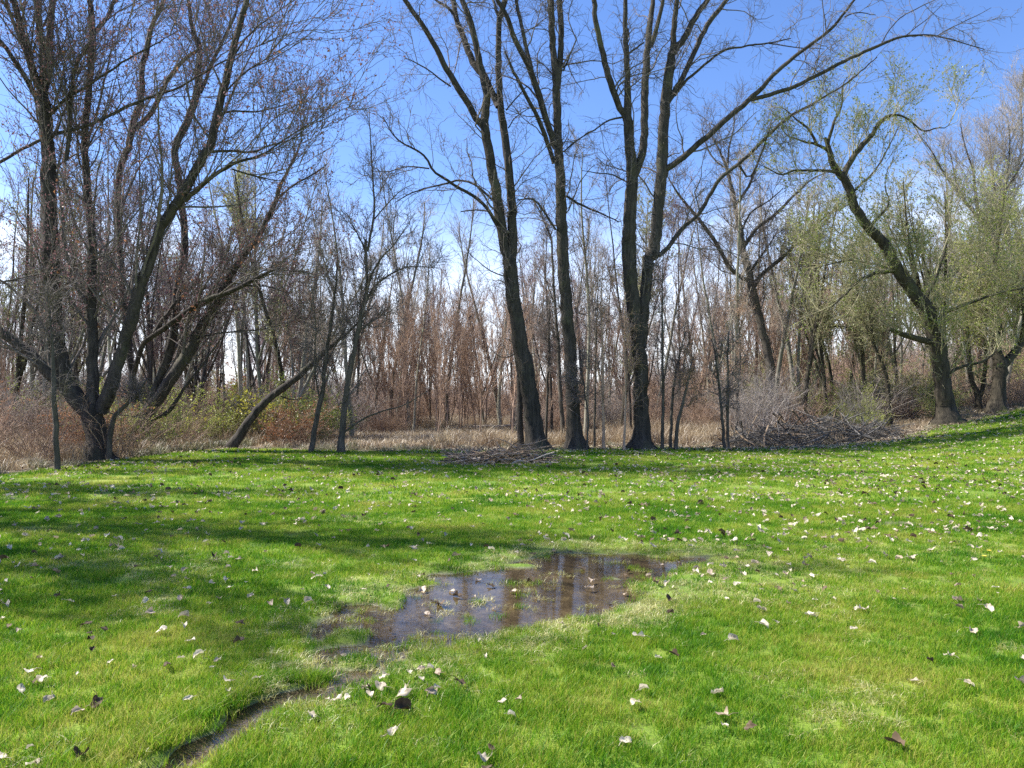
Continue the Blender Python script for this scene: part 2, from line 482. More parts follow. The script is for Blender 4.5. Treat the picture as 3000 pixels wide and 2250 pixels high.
def lawn_mat():
    m, t = new_mat('lawn_soil')
    p = wpos(t)
    f = noise(t, 0.55, 3, 0.6, p)
    g = noise(t, 26.0, 4, 0.7, p)
    c = ramp(t, f, [(0.25, (0.09, 0.18, 0.012)), (0.5, (0.16, 0.24, 0.018)), (0.75, (0.27, 0.29, 0.035))])
    c = mixc(t, mrange(t, g, 0.5, 0.75, 0, 0.6), c, (0.11, 0.085, 0.05))
    mud = nd(t, 'ShaderNodeAttribute', attribute_name='mud').outputs['Fac']
    mc = ramp(t, noise(t, 9.0, 5, 0.65, p), [(0.3, (0.06, 0.048, 0.034)), (0.55, (0.14, 0.115, 0.08)), (0.8, (0.27, 0.235, 0.14))])
    c = mixc(t, mud, c, mc)
    b = nd(t, 'ShaderNodeBsdfPrincipled')
    t.links.new(c, b.inputs['Base Color'])
    t.links.new(mrange(t, mud, 0.2, 0.9, 0.95, 0.42), b.inputs['Roughness'])
    bp = nd(t, 'ShaderNodeBump')
    bp.inputs['Strength'].default_value, bp.inputs['Distance'].default_value = 0.7, 0.03
    t.links.new(g, bp.inputs['Height'])
    t.links.new(bp.outputs[0], b.inputs['Normal'])
    o = nd(t, 'ShaderNodeOutputMaterial')
    t.links.new(b.outputs[0], o.inputs[0])
    return m
def floor_mat():
    m, t = new_mat('woodland_soil')
    p = wpos(t)
    c = ramp(t, noise(t, 1.4, 6, 0.7, p), [(0.3, (0.10, 0.075, 0.05)), (0.5, (0.21, 0.165, 0.11)), (0.72, (0.34, 0.28, 0.19))])
    c = mixc(t, mrange(t, noise(t, 0.16, 3, 0.5, p), 0.48, 0.62, 0, 0.5), c, (0.15, 0.16, 0.06))
    g = noise(t, 9.0, 5, 0.75, p)
    c = mixc(t, mrange(t, g, 0.5, 0.7, 0, 0.5), c, (0.30, 0.25, 0.19))
    b = nd(t, 'ShaderNodeBsdfPrincipled')
    b.inputs['Roughness'].default_value = 0.95
    t.links.new(c, b.inputs['Base Color'])
    bp = nd(t, 'ShaderNodeBump')
    bp.inputs['Strength'].default_value, bp.inputs['Distance'].default_value = 1.0, 0.1
    t.links.new(g, bp.inputs['Height'])
    t.links.new(bp.outputs[0], b.inputs['Normal'])
    o = nd(t, 'ShaderNodeOutputMaterial')
    t.links.new(b.outputs[0], o.inputs[0])
    return m
def sub_grid(name, mask, mat, z=None):
    q = quad[mask]
    used, inv = np.unique(q.ravel(), return_inverse=True)
    V = VG[used].copy()
    if z is not None:
        V[:, 2] = z
    return mesh(name, V, inv.reshape(-1, 4), None, mat, True, {'mud': ('FLOAT', mud_at[used].astype(np.float32))})
obj('lawn', sub_grid('lawn', lawnmask, lawn_mat()), kind='structure', label='mown green lawn scattered with pale dead leaves')
obj('ground', sub_grid('ground', ~lawnmask, floor_mat()), kind='structure', label='brown leafy woodland floor behind the lawn')

def water_mat():
    m, t = new_mat('puddle_water')
    p = wpos(t)
    gl = nd(t, 'ShaderNodeBsdfGlossy')
    gl.inputs['Roughness'].default_value = 0.03
    tp = nd(t, 'ShaderNodeBsdfTransparent')
    tp.inputs[0].default_value = (0.82, 0.77, 0.68, 1)
    fr = nd(t, 'ShaderNodeFresnel')
    fr.inputs[0].default_value = 1.33
    mpn = nd(t, 'ShaderNodeMapping')
    mpn.inputs['Scale'].default_value = (0.6, 2.0, 1)
    t.links.new(p, mpn.inputs[0])
    bp = nd(t, 'ShaderNodeBump')
    bp.inputs['Strength'].default_value, bp.inputs['Distance'].default_value = 0.07, 0.01
    t.links.new(noise(t, 9.0, 3, 0.6, mpn.outputs[0]), bp.inputs['Height'])
    t.links.new(bp.outputs[0], gl.inputs['Normal'])
    t.links.new(bp.outputs[0], fr.inputs['Normal'])
    ms = nd(t, 'ShaderNodeMixShader')
    t.links.new(fr.outputs[0], ms.inputs[0]); t.links.new(tp.outputs[0], ms.inputs[1]); t.links.new(gl.outputs[0], ms.inputs[2])
    o = nd(t, 'ShaderNodeOutputMaterial')
    t.links.new(ms.outputs[0], o.inputs[0])
    return m
czz = ((GZ[:-1, :-1] + GZ[1:, 1:]) / 2).ravel()
wet = (czz < WATER_Z + 0.012) & (cx > -2.6) & (cx < 2.9) & (cy > 2.4) & (cy < 9.3)
obj('water', sub_grid('water', wet, water_mat(), WATER_Z), kind='structure', label='shallow muddy puddle and rivulet in the grass')

# ------------------------------------------------------------------ scatter of uncountable things (geometry nodes on a point mesh)
def scatter(name, pts, rot, scl, idx, variants, **props):
    """pts (n,3), rot (n,3), scl (n,), idx (n,): each point carries one variant mesh"""
    c = bpy.data.collections.new(name + '_variants')          # never linked: only a source
    for k, me in enumerate(variants):
        c.objects.link(bpy.data.objects.new('%s_variant_%02d' % (name, k), me))
    me = mesh(name, pts, attrs={'rot': ('FLOAT_VECTOR', rot.astype(np.float32)), 'scl': ('FLOAT', scl.astype(np.float32)), 'idx': ('INT', idx.astype(np.int32))})
    o = obj(name, me, kind='stuff', **props)
    g = bpy.data.node_groups.new(name, 'GeometryNodeTree')
    g.interface.new_socket('Geometry', in_out='INPUT', socket_type='NodeSocketGeometry')
    g.interface.new_socket('Geometry', in_out='OUTPUT', socket_type='NodeSocketGeometry')
    gi, go = nd(g, 'NodeGroupInput'), nd(g, 'NodeGroupOutput')
    ci = nd(g, 'GeometryNodeCollectionInfo')
    ci.inputs['Collection'].default_value = c
    ci.inputs['Separate Children'].default_value = True
    ci.inputs['Reset Children'].default_value = True
    ip = nd(g, 'GeometryNodeInstanceOnPoints')
    ip.inputs['Pick Instance'].default_value = True
    def na(n, typ):
        a = nd(g, 'GeometryNodeInputNamedAttribute', data_type=typ)
        a.inputs['Name'].default_value = n
        return [s for s in a.outputs if s.enabled and s.name == 'Attribute'][0]
    g.links.new(gi.outputs[0], ip.inputs['Points'])
    g.links.new(ci.outputs[0], ip.inputs['Instance'])
    g.links.new(na('idx', 'INT'), ip.inputs['Instance Index'])
    g.links.new(na('rot', 'FLOAT_VECTOR'), ip.inputs['Rotation'])
    g.links.new(na('scl', 'FLOAT'), ip.inputs['Scale'])
    g.links.new(ip.outputs[0], go.inputs[0])
    md = o.modifiers.new('scatter', 'NODES')
    md.node_group = g
    return o

def tuft(rng, n, rad, h, w, lean, mat, bend=0.5):
    """n bent blades around the origin"""
    a = rng.random(n) * 2 * math.pi
    r = rad * np.sqrt(rng.random(n))
    base = np.stack([r * np.cos(a), r * np.sin(a), np.full(n, -0.012)], 1)
    b = rng.random(n) * 2 * math.pi
    dirv = np.stack([np.cos(b), np.sin(b), np.zeros(n)], 1)
    side = np.stack([-np.sin(b), np.cos(b), np.zeros(n)], 1)
    tw = rng.normal(size=n)[:, None] * 0.9
    side = unit(side * np.cos(tw) + dirv * np.sin(tw))
    hh = (h * (0.45 + 0.75 * rng.random(n)))[:, None]
    ln = (lean * (0.3 + 1.1 * rng.random(n)))[:, None]
    up = np.array([0, 0, 1.0])
    mid = base + hh * 0.55 * (up + dirv * ln * 0.55)
    tip = mid + hh * 0.55 * (up * (1 - bend * np.minimum(ln, 1.2)) + dirv * ln * 1.3)
    ww = (w * (0.6 + 0.8 * rng.random(n)))[:, None] * 0.5
    V = np.stack([base - side * ww, base + side * ww, mid - side * ww * 0.85, mid + side * ww * 0.85, tip], 1).reshape(-1, 3)
    i = np.arange(n)[:, None] * 5
    Q = i + np.array([0, 1, 3, 2])
    T = i + np.array([2, 3, 4])
    sh = np.repeat(rng.random(n), 5).astype(np.float32)
    return mesh('tuft', V, Q, T, mat, True, {'shade': ('FLOAT', sh)})

def in_view(rng, n, d0, d1, side=2.0):
    """n points evenly spread over the strip of ground seen between the distances d0 and d1 (and a margin beside it)"""
    m = 4 * n
    y = d0 + (d1 - d0) * rng.random(m)
    wmax = 0.70 * d1 + side
    x = (rng.random(m) * 2 - 1) * wmax
    k = np.abs(x) < 0.70 * y + side
    return x[k][:n], y[k][:n]

rng = np.random.default_rng(11)
near_v = [tuft(rng, 62, 0.065, 0.052, 0.0028, 0.6, M['grass']) for _ in range(6)] + [tuft(rng, 44, 0.05, 0.08, 0.003, 0.75, M['grass']) for _ in range(2)]
mid_v = [tuft(rng, 76, 0.11, 0.052, 0.0040, 0.6, M['grass']) for _ in range(5)]
far_v = [tuft(rng, 100, 0.21, 0.052, 0.007, 0.6, M['grass']) for _ in range(5)]
straw_v = [tuft(rng, 40, 0.07, 0.050, 0.0036, 1.3, M['straw'], 0.75) for _ in range(4)]
allv = near_v + mid_v + far_v + straw_v
NP, NI = [], []
def lay(x, y, idx, keep):
    NP.append(np.stack([x[keep], y[keep], height(x[keep], y[keep])], 1)); NI.append(idx[keep])
def keep_mask(x, y, rng):
    s = sink(x, y)
    bare = np.exp(-((x - BARE[0]) / 0.45) ** 2 - ((y - BARE[1]) / 0.22) ** 2)
    p = (1 - sstep(0.010, 0.040, s)) * (1 - bare)
    return on_lawn(x, y) & (rng.random(len(x)) < p)
def strawness(x, y):
    s = np.where((x > -4) & (x < 4.5), puddle_sd(x, y), -9)
    ring = np.exp(-((s + 0.12) / 0.28) ** 2) * (0.25 + 0.75 * sstep(-1.0, 0.4, x))
    right = 1.15 * np.exp(-((x - 2.1) / 0.9) ** 2 - ((y - 7.2) / 0.9) ** 2) + 0.35 * np.exp(-((x - 4.6) / 1.6) ** 2 - ((y - 8.3) / 1.1) ** 2)
    return np.clip(ring + right + 0.012 + 0.45 * sstep(0.56, 0.72, fbm(x + 9, y, 1.1)), 0, 0.8) * (0.4 + 1.0 * fbm(x, y, 1.7))
for (n, d0, d1, lo, hi, side) in ((13000, 2.3, 6.2, 0, 8, 1.5), (15000, 6.0, 12.0, 8, 13, 2.0), (17000, 11.6, 30.0, 13, 18, 3.0)):
    x, y = in_view(rng, n, d0, d1, side)
    idx = rng.integers(lo, hi, len(x))
    if lo == 0:
        tall = noise2(x, y, 1.1) > 0.72
        idx = np.where(tall, idx, np.minimum(idx, 5) if True else idx)
    if lo < 13:
        st = rng.random(len(x)) < strawness(x, y)
        idx = np.where(st, rng.integers(18, 22, len(x)), idx)
    lay(x, y, idx, keep_mask(x, y, rng))
# emergent grass on the mud beside the water, longer grass on the banks of the rivulet
x = rng.uniform(-2.2, 2.6, 2600); y = rng.uniform(3.6, 9.0, 2600)
s = sink(x, y)
k = (s > 0.016) & (s < 0.052) & (rng.random(len(x)) < 0.35 + 0.9 * (fbm(x, y, 3.0) > 0.55))
lay(x, y, np.where(rng.random(len(x)) < 0.6, rng.integers(18, 22, len(x)), rng.integers(0, 6, len(x))), k)
x = rng.uniform(-2.6, -0.7, 5000); y = rng.uniform(2.6, 4.8, 5000)
cd = seg_dist(x, y, CHANNEL[:-1], CHANNEL[1:])
lay(x, y, rng.integers(6, 8, len(x)), (cd > 0.15) & (cd < 0.3) & (x < np.interp(y, CHANNEL[::-1, 1], CHANNEL[::-1, 0])) & (rng.random(len(x)) < 0.4))
pts, idx = np.concatenate(NP), np.concatenate(NI)
n = len(pts)
rot = np.stack([rng.normal(size=n) * 0.08, rng.normal(size=n) * 0.08, rng.random(n) * 6.283], 1)
scl = 0.75 + 0.5 * rng.random(n) + 0.25 * (noise2(pts[:, 0], pts[:, 1], 0.9) - 0.5)
scatter('grass', pts, rot, scl, idx, allv, label='short green lawn grass blades around the puddle')

# dry reeds and rank grass beyond the mown edge
reed_v = [tuft(rng, 70, 0.28, 0.42, 0.011, 0.7, M['dry'], 0.6) for _ in range(5)] + [tuft(rng, 60, 0.22, 0.60, 0.010, 0.6, M['dry'], 0.6) for _ in range(3)]
low_v = [tuft(rng, 60, 0.30, 0.22, 0.012, 0.9, M['dry'], 0.7) for _ in range(4)]
rank_v = [tuft(rng, 90, 0.25, 0.34, 0.010, 1.1, M['rank'], 0.8) for _ in range(4)]
x, y = in_view(rng, 17000, 14, 62, 4.0)
e = edge_y(x)
k = (y > e - 0.5 + 1.2 * rng.random(len(x))) & (rng.random(len(x)) < np.where(y < 36, 0.9, 0.35)) & (rng.random(len(x)) < np.where((x > 0) & (x < 9) & (y < 27), 0.25, 1.0))
x, y, e = x[k], y[k], e[k]
idx = rng.integers(0, 12, len(x))
tallm = (fbm(x, y, 0.25) > 0.5) & (y > e + 1.0)
idx = np.where(tallm, rng.integers(0, 8, len(x)), rng.integers(8, 12, len(x)))
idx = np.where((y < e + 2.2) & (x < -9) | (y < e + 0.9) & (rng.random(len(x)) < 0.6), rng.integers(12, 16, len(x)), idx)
pts = np.stack([x, y, height(x, y)], 1)
n = len(pts)
scatter('dry_grass', pts, np.stack([rng.normal(size=n) * 0.1, rng.normal(size=n) * 0.1, rng.random(n) * 6.28], 1), (0.7 + 0.7 * rng.random(n)) * np.where(x > 8, 0.8, 1.0) * np.where(y < edge_y(x) + 0.8, 0.6, 1.0), idx,
        reed_v + low_v + rank_v, label='tan dry grass and reeds along the wood edge')

# ------------------------------------------------------------------ dead leaves
def leaf_mesh(rng, mat, size=0.09):
    """a curled, lobed dead leaf with a stalk"""
    nr, na = 4, 18
    lob = rng.uniform(2.5, 3.5)
    th = np.linspace(-math.pi, math.pi, na + 1)[:-1]
    edge = 0.42 * (1 + 0.10 * np.cos(lob * th) ** 2 - 0.12 * np.cos(th)) * (1 + 0.07 * rng.normal(size=na)) * (1 - 0.5 * np.exp(-(np.abs(th) - math.pi) ** 2 / 0.15))
    rr = np.linspace(0, 1, nr + 1)[1:, None]
    X, Y = rr * edge * np.sin(th) * 0.85, rr * edge * np.cos(th) * 1.1
    fold = rng.uniform(0, 3.14)
    A_ = X * math.cos(fold) + Y * math.sin(fold)
    B_ = -X * math.sin(fold) + Y * math.cos(fold)
    c1, c2 = rng.uniform(0.3, 1.5), rng.uniform(-0.5, 0.5)
    Zz = c1 * A_ ** 2 + c2 * B_ ** 2 + rng.normal() * 0.5 * A_ * B_ + 0.05 * rr * rng.normal(size=X.shape) + 0.10 * np.sin(9 * A_ + rng.random() * 6) * rr
    A_ = A_ * (1 - 0.8 * np.abs(A_))
    X, Y = A_ * math.cos(fold) - B_ * math.sin(fold), A_ * math.sin(fold) + B_ * math.cos(fold)
    V = np.concatenate([[[0, 0, 0]], np.stack([X, Y, Zz], -1).reshape(-1, 3)])
    V[:, 2] -= V[:, 2].min()
    V = V * size
    j = np.arange(na); j2 = (j + 1) % na
    T = np.stack([0 * j, 1 + j, 1 + j2], 1)
    Q = np.concatenate([np.stack([1 + q * na + j, 1 + (q + 1) * na + j, 1 + (q + 1) * na + j2, 1 + q * na + j2], 1) for q in range(nr - 1)])
    g = Geo().add(V, Q, T)
    p0 = V[1 + (nr - 1) * na]
    st = np.stack([p0, p0 + np.array([0.1, -0.25, 0.08]) * size, p0 + np.array([0.28, -0.5, 0.02]) * size])[None]
    tubes(g, st, np.full((1, 3), 0.0011), 3)
    return g.mesh('fallen_leaf', mat)
lv = [leaf_mesh(rng, M['leaf_pale'], s) for s in (0.055, 0.066, 0.046, 0.06, 0.072, 0.05)] + [leaf_mesh(rng, M['leaf_tan'], s) for s in (0.06, 0.07, 0.05, 0.064)] + \
     [leaf_mesh(rng, M['leaf_dark'], s) for s in (0.06, 0.07, 0.05)]
LX, LY = [], []
for (n, d0, d1) in ((330, 3.0, 6.2), (2300, 6.0, 13.0), (11500, 12.5, 28.5)):
    x, y = in_view(rng, n, d0, d1, 1.5)
    dens = 0.12 + 1.9 * np.maximum(fbm(x, y, 0.9) - 0.28, 0) ** 1.3 + 0.15 * noise2(x, y, 3.0) + 0.35 * sstep(-2, 6, x) * sstep(7, 11, y)
    k = on_lawn(x, y) & (rng.random(len(x)) < dens)
    LX.append(x[k]); LY.append(y[k])
# thick spots: right of the puddle and by its near tip, as in the grass there
for (px, py, n, sp) in ((2200, 1690, 26, 0.42), (1180, 2000, 9, 0.22), (1050, 2100, 8, 0.25), (2700, 1560, 30, 0.6), (2480, 1600, 26, 0.6), (640, 1940, 5, 0.15), (300, 2000, 12, 0.35), (2000, 1600, 18, 0.5), (1160, 1760, 8, 0.3), (1450, 1620, 16, 0.6), (2620, 1420, 40, 1.3), (2200, 1420, 60, 2.2)):
    c = on_ground(px, py)
    LX.append(c[0] + rng.normal(size=n) * sp); LY.append(c[1] + rng.normal(size=n) * sp)
LX, LY = np.concatenate(LX), np.concatenate(LY)
sk = sink(LX, LY)
k = (LY > 2.9) & (np.abs(LX) < 0.69 * LY + 1.0) & ((sk < 0.02) | (rng.random(len(LX)) < 0.3))
LX, LY, sk = LX[k], LY[k], sk[k]
order = np.argsort(np.hypot(LX, LY))
LX, LY, sk = LX[order], LY[order], sk[order]
kind = np.where(rng.random(len(LX)) < 0.6, rng.integers(0, 6, len(LX)), np.where(rng.random(len(LX)) < 0.55, rng.integers(6, 10, len(LX)), rng.integers(10, 13, len(LX))))
kind = np.where(sk > 0.02, rng.integers(7, 13, len(LX)), kind)
LZ = np.maximum(height(LX, LY), WATER_Z - 0.004) + np.where(sk > 0.02, 0.004, 0.034)
inframe = np.abs(LX) < 0.665 * LY
first = np.nonzero(inframe)[0][:300]
tone = lambda q: 'pale grey' if q < 6 else ('tan brown' if q < 10 else 'dark brown')
for q in first:
    x_, y_ = LX[q], LY[q]
    where = ('lying on the mud of the puddle' if sk[q] > 0.02 else 'in the grass beside the rivulet' if (x_ < -0.5 and y_ < 4.9) and x_ > -2.3 else
             'in the shaded grass left of the puddle' if x_ < -1.0 and y_ >= 4.9 else 'in the grass of the front left corner' if x_ <= -2.3 else
             'in the straw grass right of the puddle' if x_ > 1.2 and y_ > 5.6 else 'in the grass beyond the puddle' if y_ > 6.9 else 'in the open grass in front of the puddle')
    o = obj('fallen_leaf', lv[kind[q]], label='%s curled dead leaf %s' % (tone(kind[q]), where), category='leaf', group='%s dead leaves %s' % (tone(kind[q]), where))
    o.location = (x_, y_, LZ[q])
    o.rotation_euler = (rng.normal() * 0.3, rng.normal() * 0.3, rng.random() * 6.283)
    sz = 0.65 + 0.95 * rng.random()
    o.scale = (sz, sz, sz)
rest = np.setdiff1d(np.arange(len(LX)), first)
# leaf litter heaped along the foot of the cottonwoods
x = np.concatenate([rng.uniform(-2.5, 13, 4600), rng.uniform(12, 20, 700), rng.uniform(-12, -9, 400)])
y = edge_y(x) + np.where(x < -8, rng.uniform(-2, 1.5, len(x)), rng.normal(size=len(x)) * 0.75 + 0.15)
px_ = np.concatenate([LX[rest], x]); py_ = np.concatenate([LY[rest], y])
kz = np.concatenate([kind[rest], np.where(rng.random(len(x)) < 0.35, rng.integers(0, 6, len(x)), rng.integers(6, 13, len(x)))])
pz = np.concatenate([LZ[rest], height(x, y) + 0.03])
n = len(px_)
scatter('leaf_litter', np.stack([px_, py_, pz], 1), np.stack([rng.normal(size=n) * 0.45, rng.normal(size=n) * 0.45, rng.random(n) * 6.28], 1), 0.75 + 0.85 * rng.random(n), kz, lv,
        label='small pale dead leaves strewn over the farther lawn')

# two dandelions in the grass on the right
def dandelion(px, py, lab):
    c = on_ground(px, py, 0.0)
    z = float(height(c[0], c[1]))
    root = obj('dandelion', None, loc=(c[0], c[1], z), label=lab, category='flower', group='dandelions in the grass')
    g = Geo(); tubes(g, np.array([[[0, 0, 0], [0.004, 0, 0.04], [0, 0.003, 0.075]]]), np.full((1, 3), 0.0025), 5)
    obj('stalk', g.mesh('stalk', M['grass']), root)
    g = Geo(); a = np.arange(26) * 2.4; r = 0.006 + 0.02 * np.sqrt(np.arange(26) / 26)
    for q in range(26):
        d = np.array([math.cos(a[q]), math.sin(a[q]), 0]); s_ = np.array([-d[1], d[0], 0]) * 0.0045
        p = np.array([0, 0, 0.075])
        g.add(np.array([p - s_ * .5, p + s_ * .5, p + d * r[q] + s_ + [0, 0, 0.008], p + d * r[q] - s_ + [0, 0, 0.008]]), [(0, 1, 2, 3)])
    obj('flower_head', g.mesh('flower_head', M['petal']), root)
dandelion(2898, 1639, 'yellow dandelion flower, the farther of two in the lawn')
dandelion(2884, 1656, 'yellow dandelion flower, the nearer of two in the lawn')

# ------------------------------------------------------------------ trees traced limb by limb
ZOFF = {1: (0, 0), 2: (1000, 0), 3: (2000, 0), 4: (0, 700), 5: (1000, 700), 6: (2000, 700)}
def Z(z, *pts):
    o = ZOFF[z]; s = 0.45208
    return [(o[0] + p[0] * s, o[1] + p[1] * s, p[2] * s) for p in pts]

def traced_tree(name, label, depth, stems, bark, twig, seed, n1=90, n2=600, n3=3000, L=(2.6, 1.1, 0.5), zmin=3.0, group=None, cat='tree',
                up=(0.15, 0.1, 0.0), lift=(0.05, 0.03, 0.0), curl=(0.16, 0.2, 0.28), buds=None, ang=(0.9, 0.9, 0.9), drift=0.35, flare=1.55, rmin=0.005, n0=0, L0=4.0):
    """stems: (part name, [(px, py, width px)...]); each later stem starts at the nearest earlier point's distance"""
    r = np.random.default_rng(seed)
    known = []
    S3 = []
    for q, st in enumerate(stems):
        part, pts = st[0], st[1]
        sl = st[2] if len(st) > 2 else r.uniform(-drift, drift) * (0.3 if part == 'trunk' else 1.0)
        p0 = pts[0]
        if q == 0 or not known:
            d = depth
        else:
            K = np.concatenate(known)
            d = K[np.argmin((K[:, 0] - p0[0]) ** 2 + (K[:, 1] - p0[1]) ** 2), 2]
        W3, run, prev = [], 0.0, None
        tr = []
        for (px, py, w) in pts:
            if prev is not None:
                run += math.hypot(px - prev[0], py - prev[1]) * d / F_PX
            dd = d + sl * run
            p = at(px, py, dd)
            W3.append([*p, max(w, 1.2) * 0.5 * dd / F_PX])
            tr.append((px, py, dd)); prev = (px, py)
        T_ = np.array(tr)
        f = np.linspace(0, len(T_) - 1, 8 * len(T_))
        known.append(np.stack([np.interp(f, np.arange(len(T_)), T_[:, c]) for c in range(3)], 1))
        S3.append((part, np.array(W3)))
    base = S3[0][1][0, :3].copy()
    gz = float(height(base[0], base[1]))
    S3[0][1][0, 2] = min(S3[0][1][0, 2], gz) - 0.12
    base[2] = gz
    root = obj(name, None, loc=base, label=label, category=cat, group=group)
    allP, allR = [], []
    for q, (part, W3) in enumerate(S3):
        ln = np.linalg.norm(np.diff(W3[:, :3], axis=0), axis=1).sum()
        k = int(max(8, min(90, ln / 0.2)))
        C = catmull(W3, k)
        P, R = C[:, :3], np.maximum(C[:, 3], 0.005)
        jit = r.normal(size=(k, 3)) * (R[:, None] * 0.05 + 0.006); jit[0] = 0
        P = P + jit
        if q == 0 and flare > 1:
            hgt = np.maximum(P[:, 2] - gz, 0)
            R = R * (1 + (flare - 1) * np.exp(-hgt / 0.30))
        s = 14 if R[0] > 0.12 else (9 if R[0] > 0.04 else 6)
        rg = 1 + 0.06 * r.normal(size=(1, 1, s)) + 0.025 * r.normal(size=(1, k, s))
        if q == 0:
            hg = np.maximum(P[:, 2] - gz, 0)
            lobe = 0.5 + 0.5 * np.cos(np.arange(s) * 2 * math.pi / s * r.integers(3, 6) + r.random() * 6)
            rg = rg * (1 + (flare - 1) * 0.9 * np.exp(-hg / 0.16)[None, :, None] * lobe[None, None, :])
        g = Geo()
        tubes(g, P[None], R[None], s, rg, cap=True)
        obj(part, g.mesh(part, bark, origin=base), root)
        x_ = np.linspace(0, k - 1, 16)
        allP.append(np.stack([np.interp(x_, np.arange(k), P[:, c]) for c in range(3)], 1))
        allR.append(np.interp(x_, np.arange(k), R))
    P0, R0 = np.array(allP), np.array(allR)
    g = Geo()
    if n0:
        Pa, Ra = grow(r, P0, R0, n0, L0, 0.5, 0.3, 16, 0.09, 0.02, 0.42, 0.016, 0.05, 1.3, 0.28, 0.011)
        tubes(g, Pa, Ra, 6)
        P0, R0 = np.concatenate([P0, Pa]), np.concatenate([R0, Ra])
    P1, R1 = grow(r, P0, R0, n1, L[0], ang[0], up[0], 8, curl[0], lift[0], 0.34, rmin * 2.4, 0.08, zmin, 0.35, fat=0.013)
    tubes(g, P1, R1, 4)
    Pm = np.concatenate([P1, P1]); Rm = np.concatenate([R1, R1])
    P2, R2 = grow(r, P1, R1, n2, L[1], ang[1], up[1], 6, curl[1], lift[1], 0.6, rmin * 1.5, 0.1, None, 0.45)
    tubes(g, P2, R2, 3)
    P3, R3 = grow(r, P2, R2, n3, L[2], ang[2], up[2], 4, curl[2], lift[2], 0.6, rmin * 0.9, 0.05, None, 0.6)
    tubes(g, P3, R3, 3)
    P4, R4 = grow(r, P0, R0, n3 // 8, L[2] * 1.6, 1.3, 0.0, 5, curl[2] * 1.3, lift[2], 0.3, rmin * 0.9, 0.0, max(zmin - 2.0, 0.6), 0.5)
    tubes(g, P4, R4, 3)
    crown = obj('crown', g.mesh('crown', twig, origin=base), root)
    for (nm, mat, nn, size) in (buds or []):
        g = Geo()
        pos = np.concatenate([along(r, P3, int(nn * 0.7), 0.2, 0.015), along(r, P2, nn - int(nn * 0.7), 0.4, 0.02)])
        flecks(g, r, pos, size)
        obj(nm, g.mesh(nm, mat, False, origin=base), crown, kind='stuff')
    return root

T5, T2 = 5, 2
# --- the three tall cottonwoods
E = [('trunk', Z(5, (1268, 1335, 118), (1240, 1100, 112), (1200, 850, 104), (1150, 600, 96), (1120, 400, 94), (1095, 200, 92), (1100, 90, 80)) + Z(2, (1112, 1640, 66), (1108, 1400, 62), (1092, 1150, 56), (1070, 950, 52), (1040, 760, 50), (1025, 600, 42), (1020, 400, 40), (1022, 200, 36), (1026, 120, 36), (1062, 0, 36), (1095, -160, 30), (1110, -500, 14)), 0.02),
     ('trunk', Z(5, (1092, 190, 70)) + Z(2, (1062, 1620, 66), (1022, 1350, 68), (985, 1150, 62), (950, 950, 60), (932, 820, 58), (938, 700, 54), (942, 600, 48), (900, 430, 44), (850, 180, 40), (782, 0, 36), (720, -200, 28), (640, -500, 12)), -0.07),
     ('limb', Z(2, (928, 830, 46), (880, 770, 42), (800, 640, 40), (700, 480, 38), (590, 270, 33), (490, 110, 30), (400, -20, 28), (330, -160, 22), (240, -420, 10)), -0.2),
     ('limb', Z(2, (1018, 690, 42), (985, 620, 46), (930, 500, 46), (860, 410, 44), (790, 240, 40), (745, 120, 36), (722, -20, 34), (700, -160, 28), (690, -500, 10)), 0.18),
     ('limb', Z(2, (740, 110, 20), (690, 50, 18), (600, -10, 14), (500, -120, 8))),
     ('limb', Z(2, (1024, 130, 22), (985, 0, 16), (955, -140, 12), (940, -350, 5))),
     ('limb', Z(2, (1035, 1510, 27), (960, 1370, 24), (870, 1280, 22), (720, 1190, 19), (600, 1110, 16), (540, 1010, 14), (420, 940, 12), (340, 880, 9), (265, 750, 5)), -0.25),
     ('limb', Z(2, (570, 1092, 10), (480, 1080, 9), (400, 1085, 7), (300, 1112, 6), (200, 1112, 4))),
     ('limb', Z(2, (985, 1300, 16), (880, 1205, 14), (780, 1170, 13), (650, 1195, 11), (480, 1240, 9), (350, 1310, 5)), 0.25),
     ('limb', Z(2, (945, 1368, 10), (860, 1360, 9), (775, 1372, 7))),
     ('limb', Z(2, (710, 560, 12), (630, 505, 10), (560, 450, 9), (480, 405, 8), (415, 375, 5))),
     ('limb', Z(2, (1068, 715, 11), (1130, 640, 9), (1205, 560, 6))),
     ('limb', Z(2, (1082, 830, 9), (1130, 760, 7), (1225, 695, 5)))]
CO = dict(bark=M['cottonwood'], twig=M['twig_dark'])
traced_tree('cottonwood_tree', 'tall dark cottonwood leaning left behind the small brush pile', 24.6, E, seed=1, n1=110, n2=620, n3=2600, L=(2.0, 0.9, 0.45), up=(0.1, 0.0, -0.1), curl=(0.28, 0.3, 0.35), lift=(0.03, -0.03, -0.08), **CO)
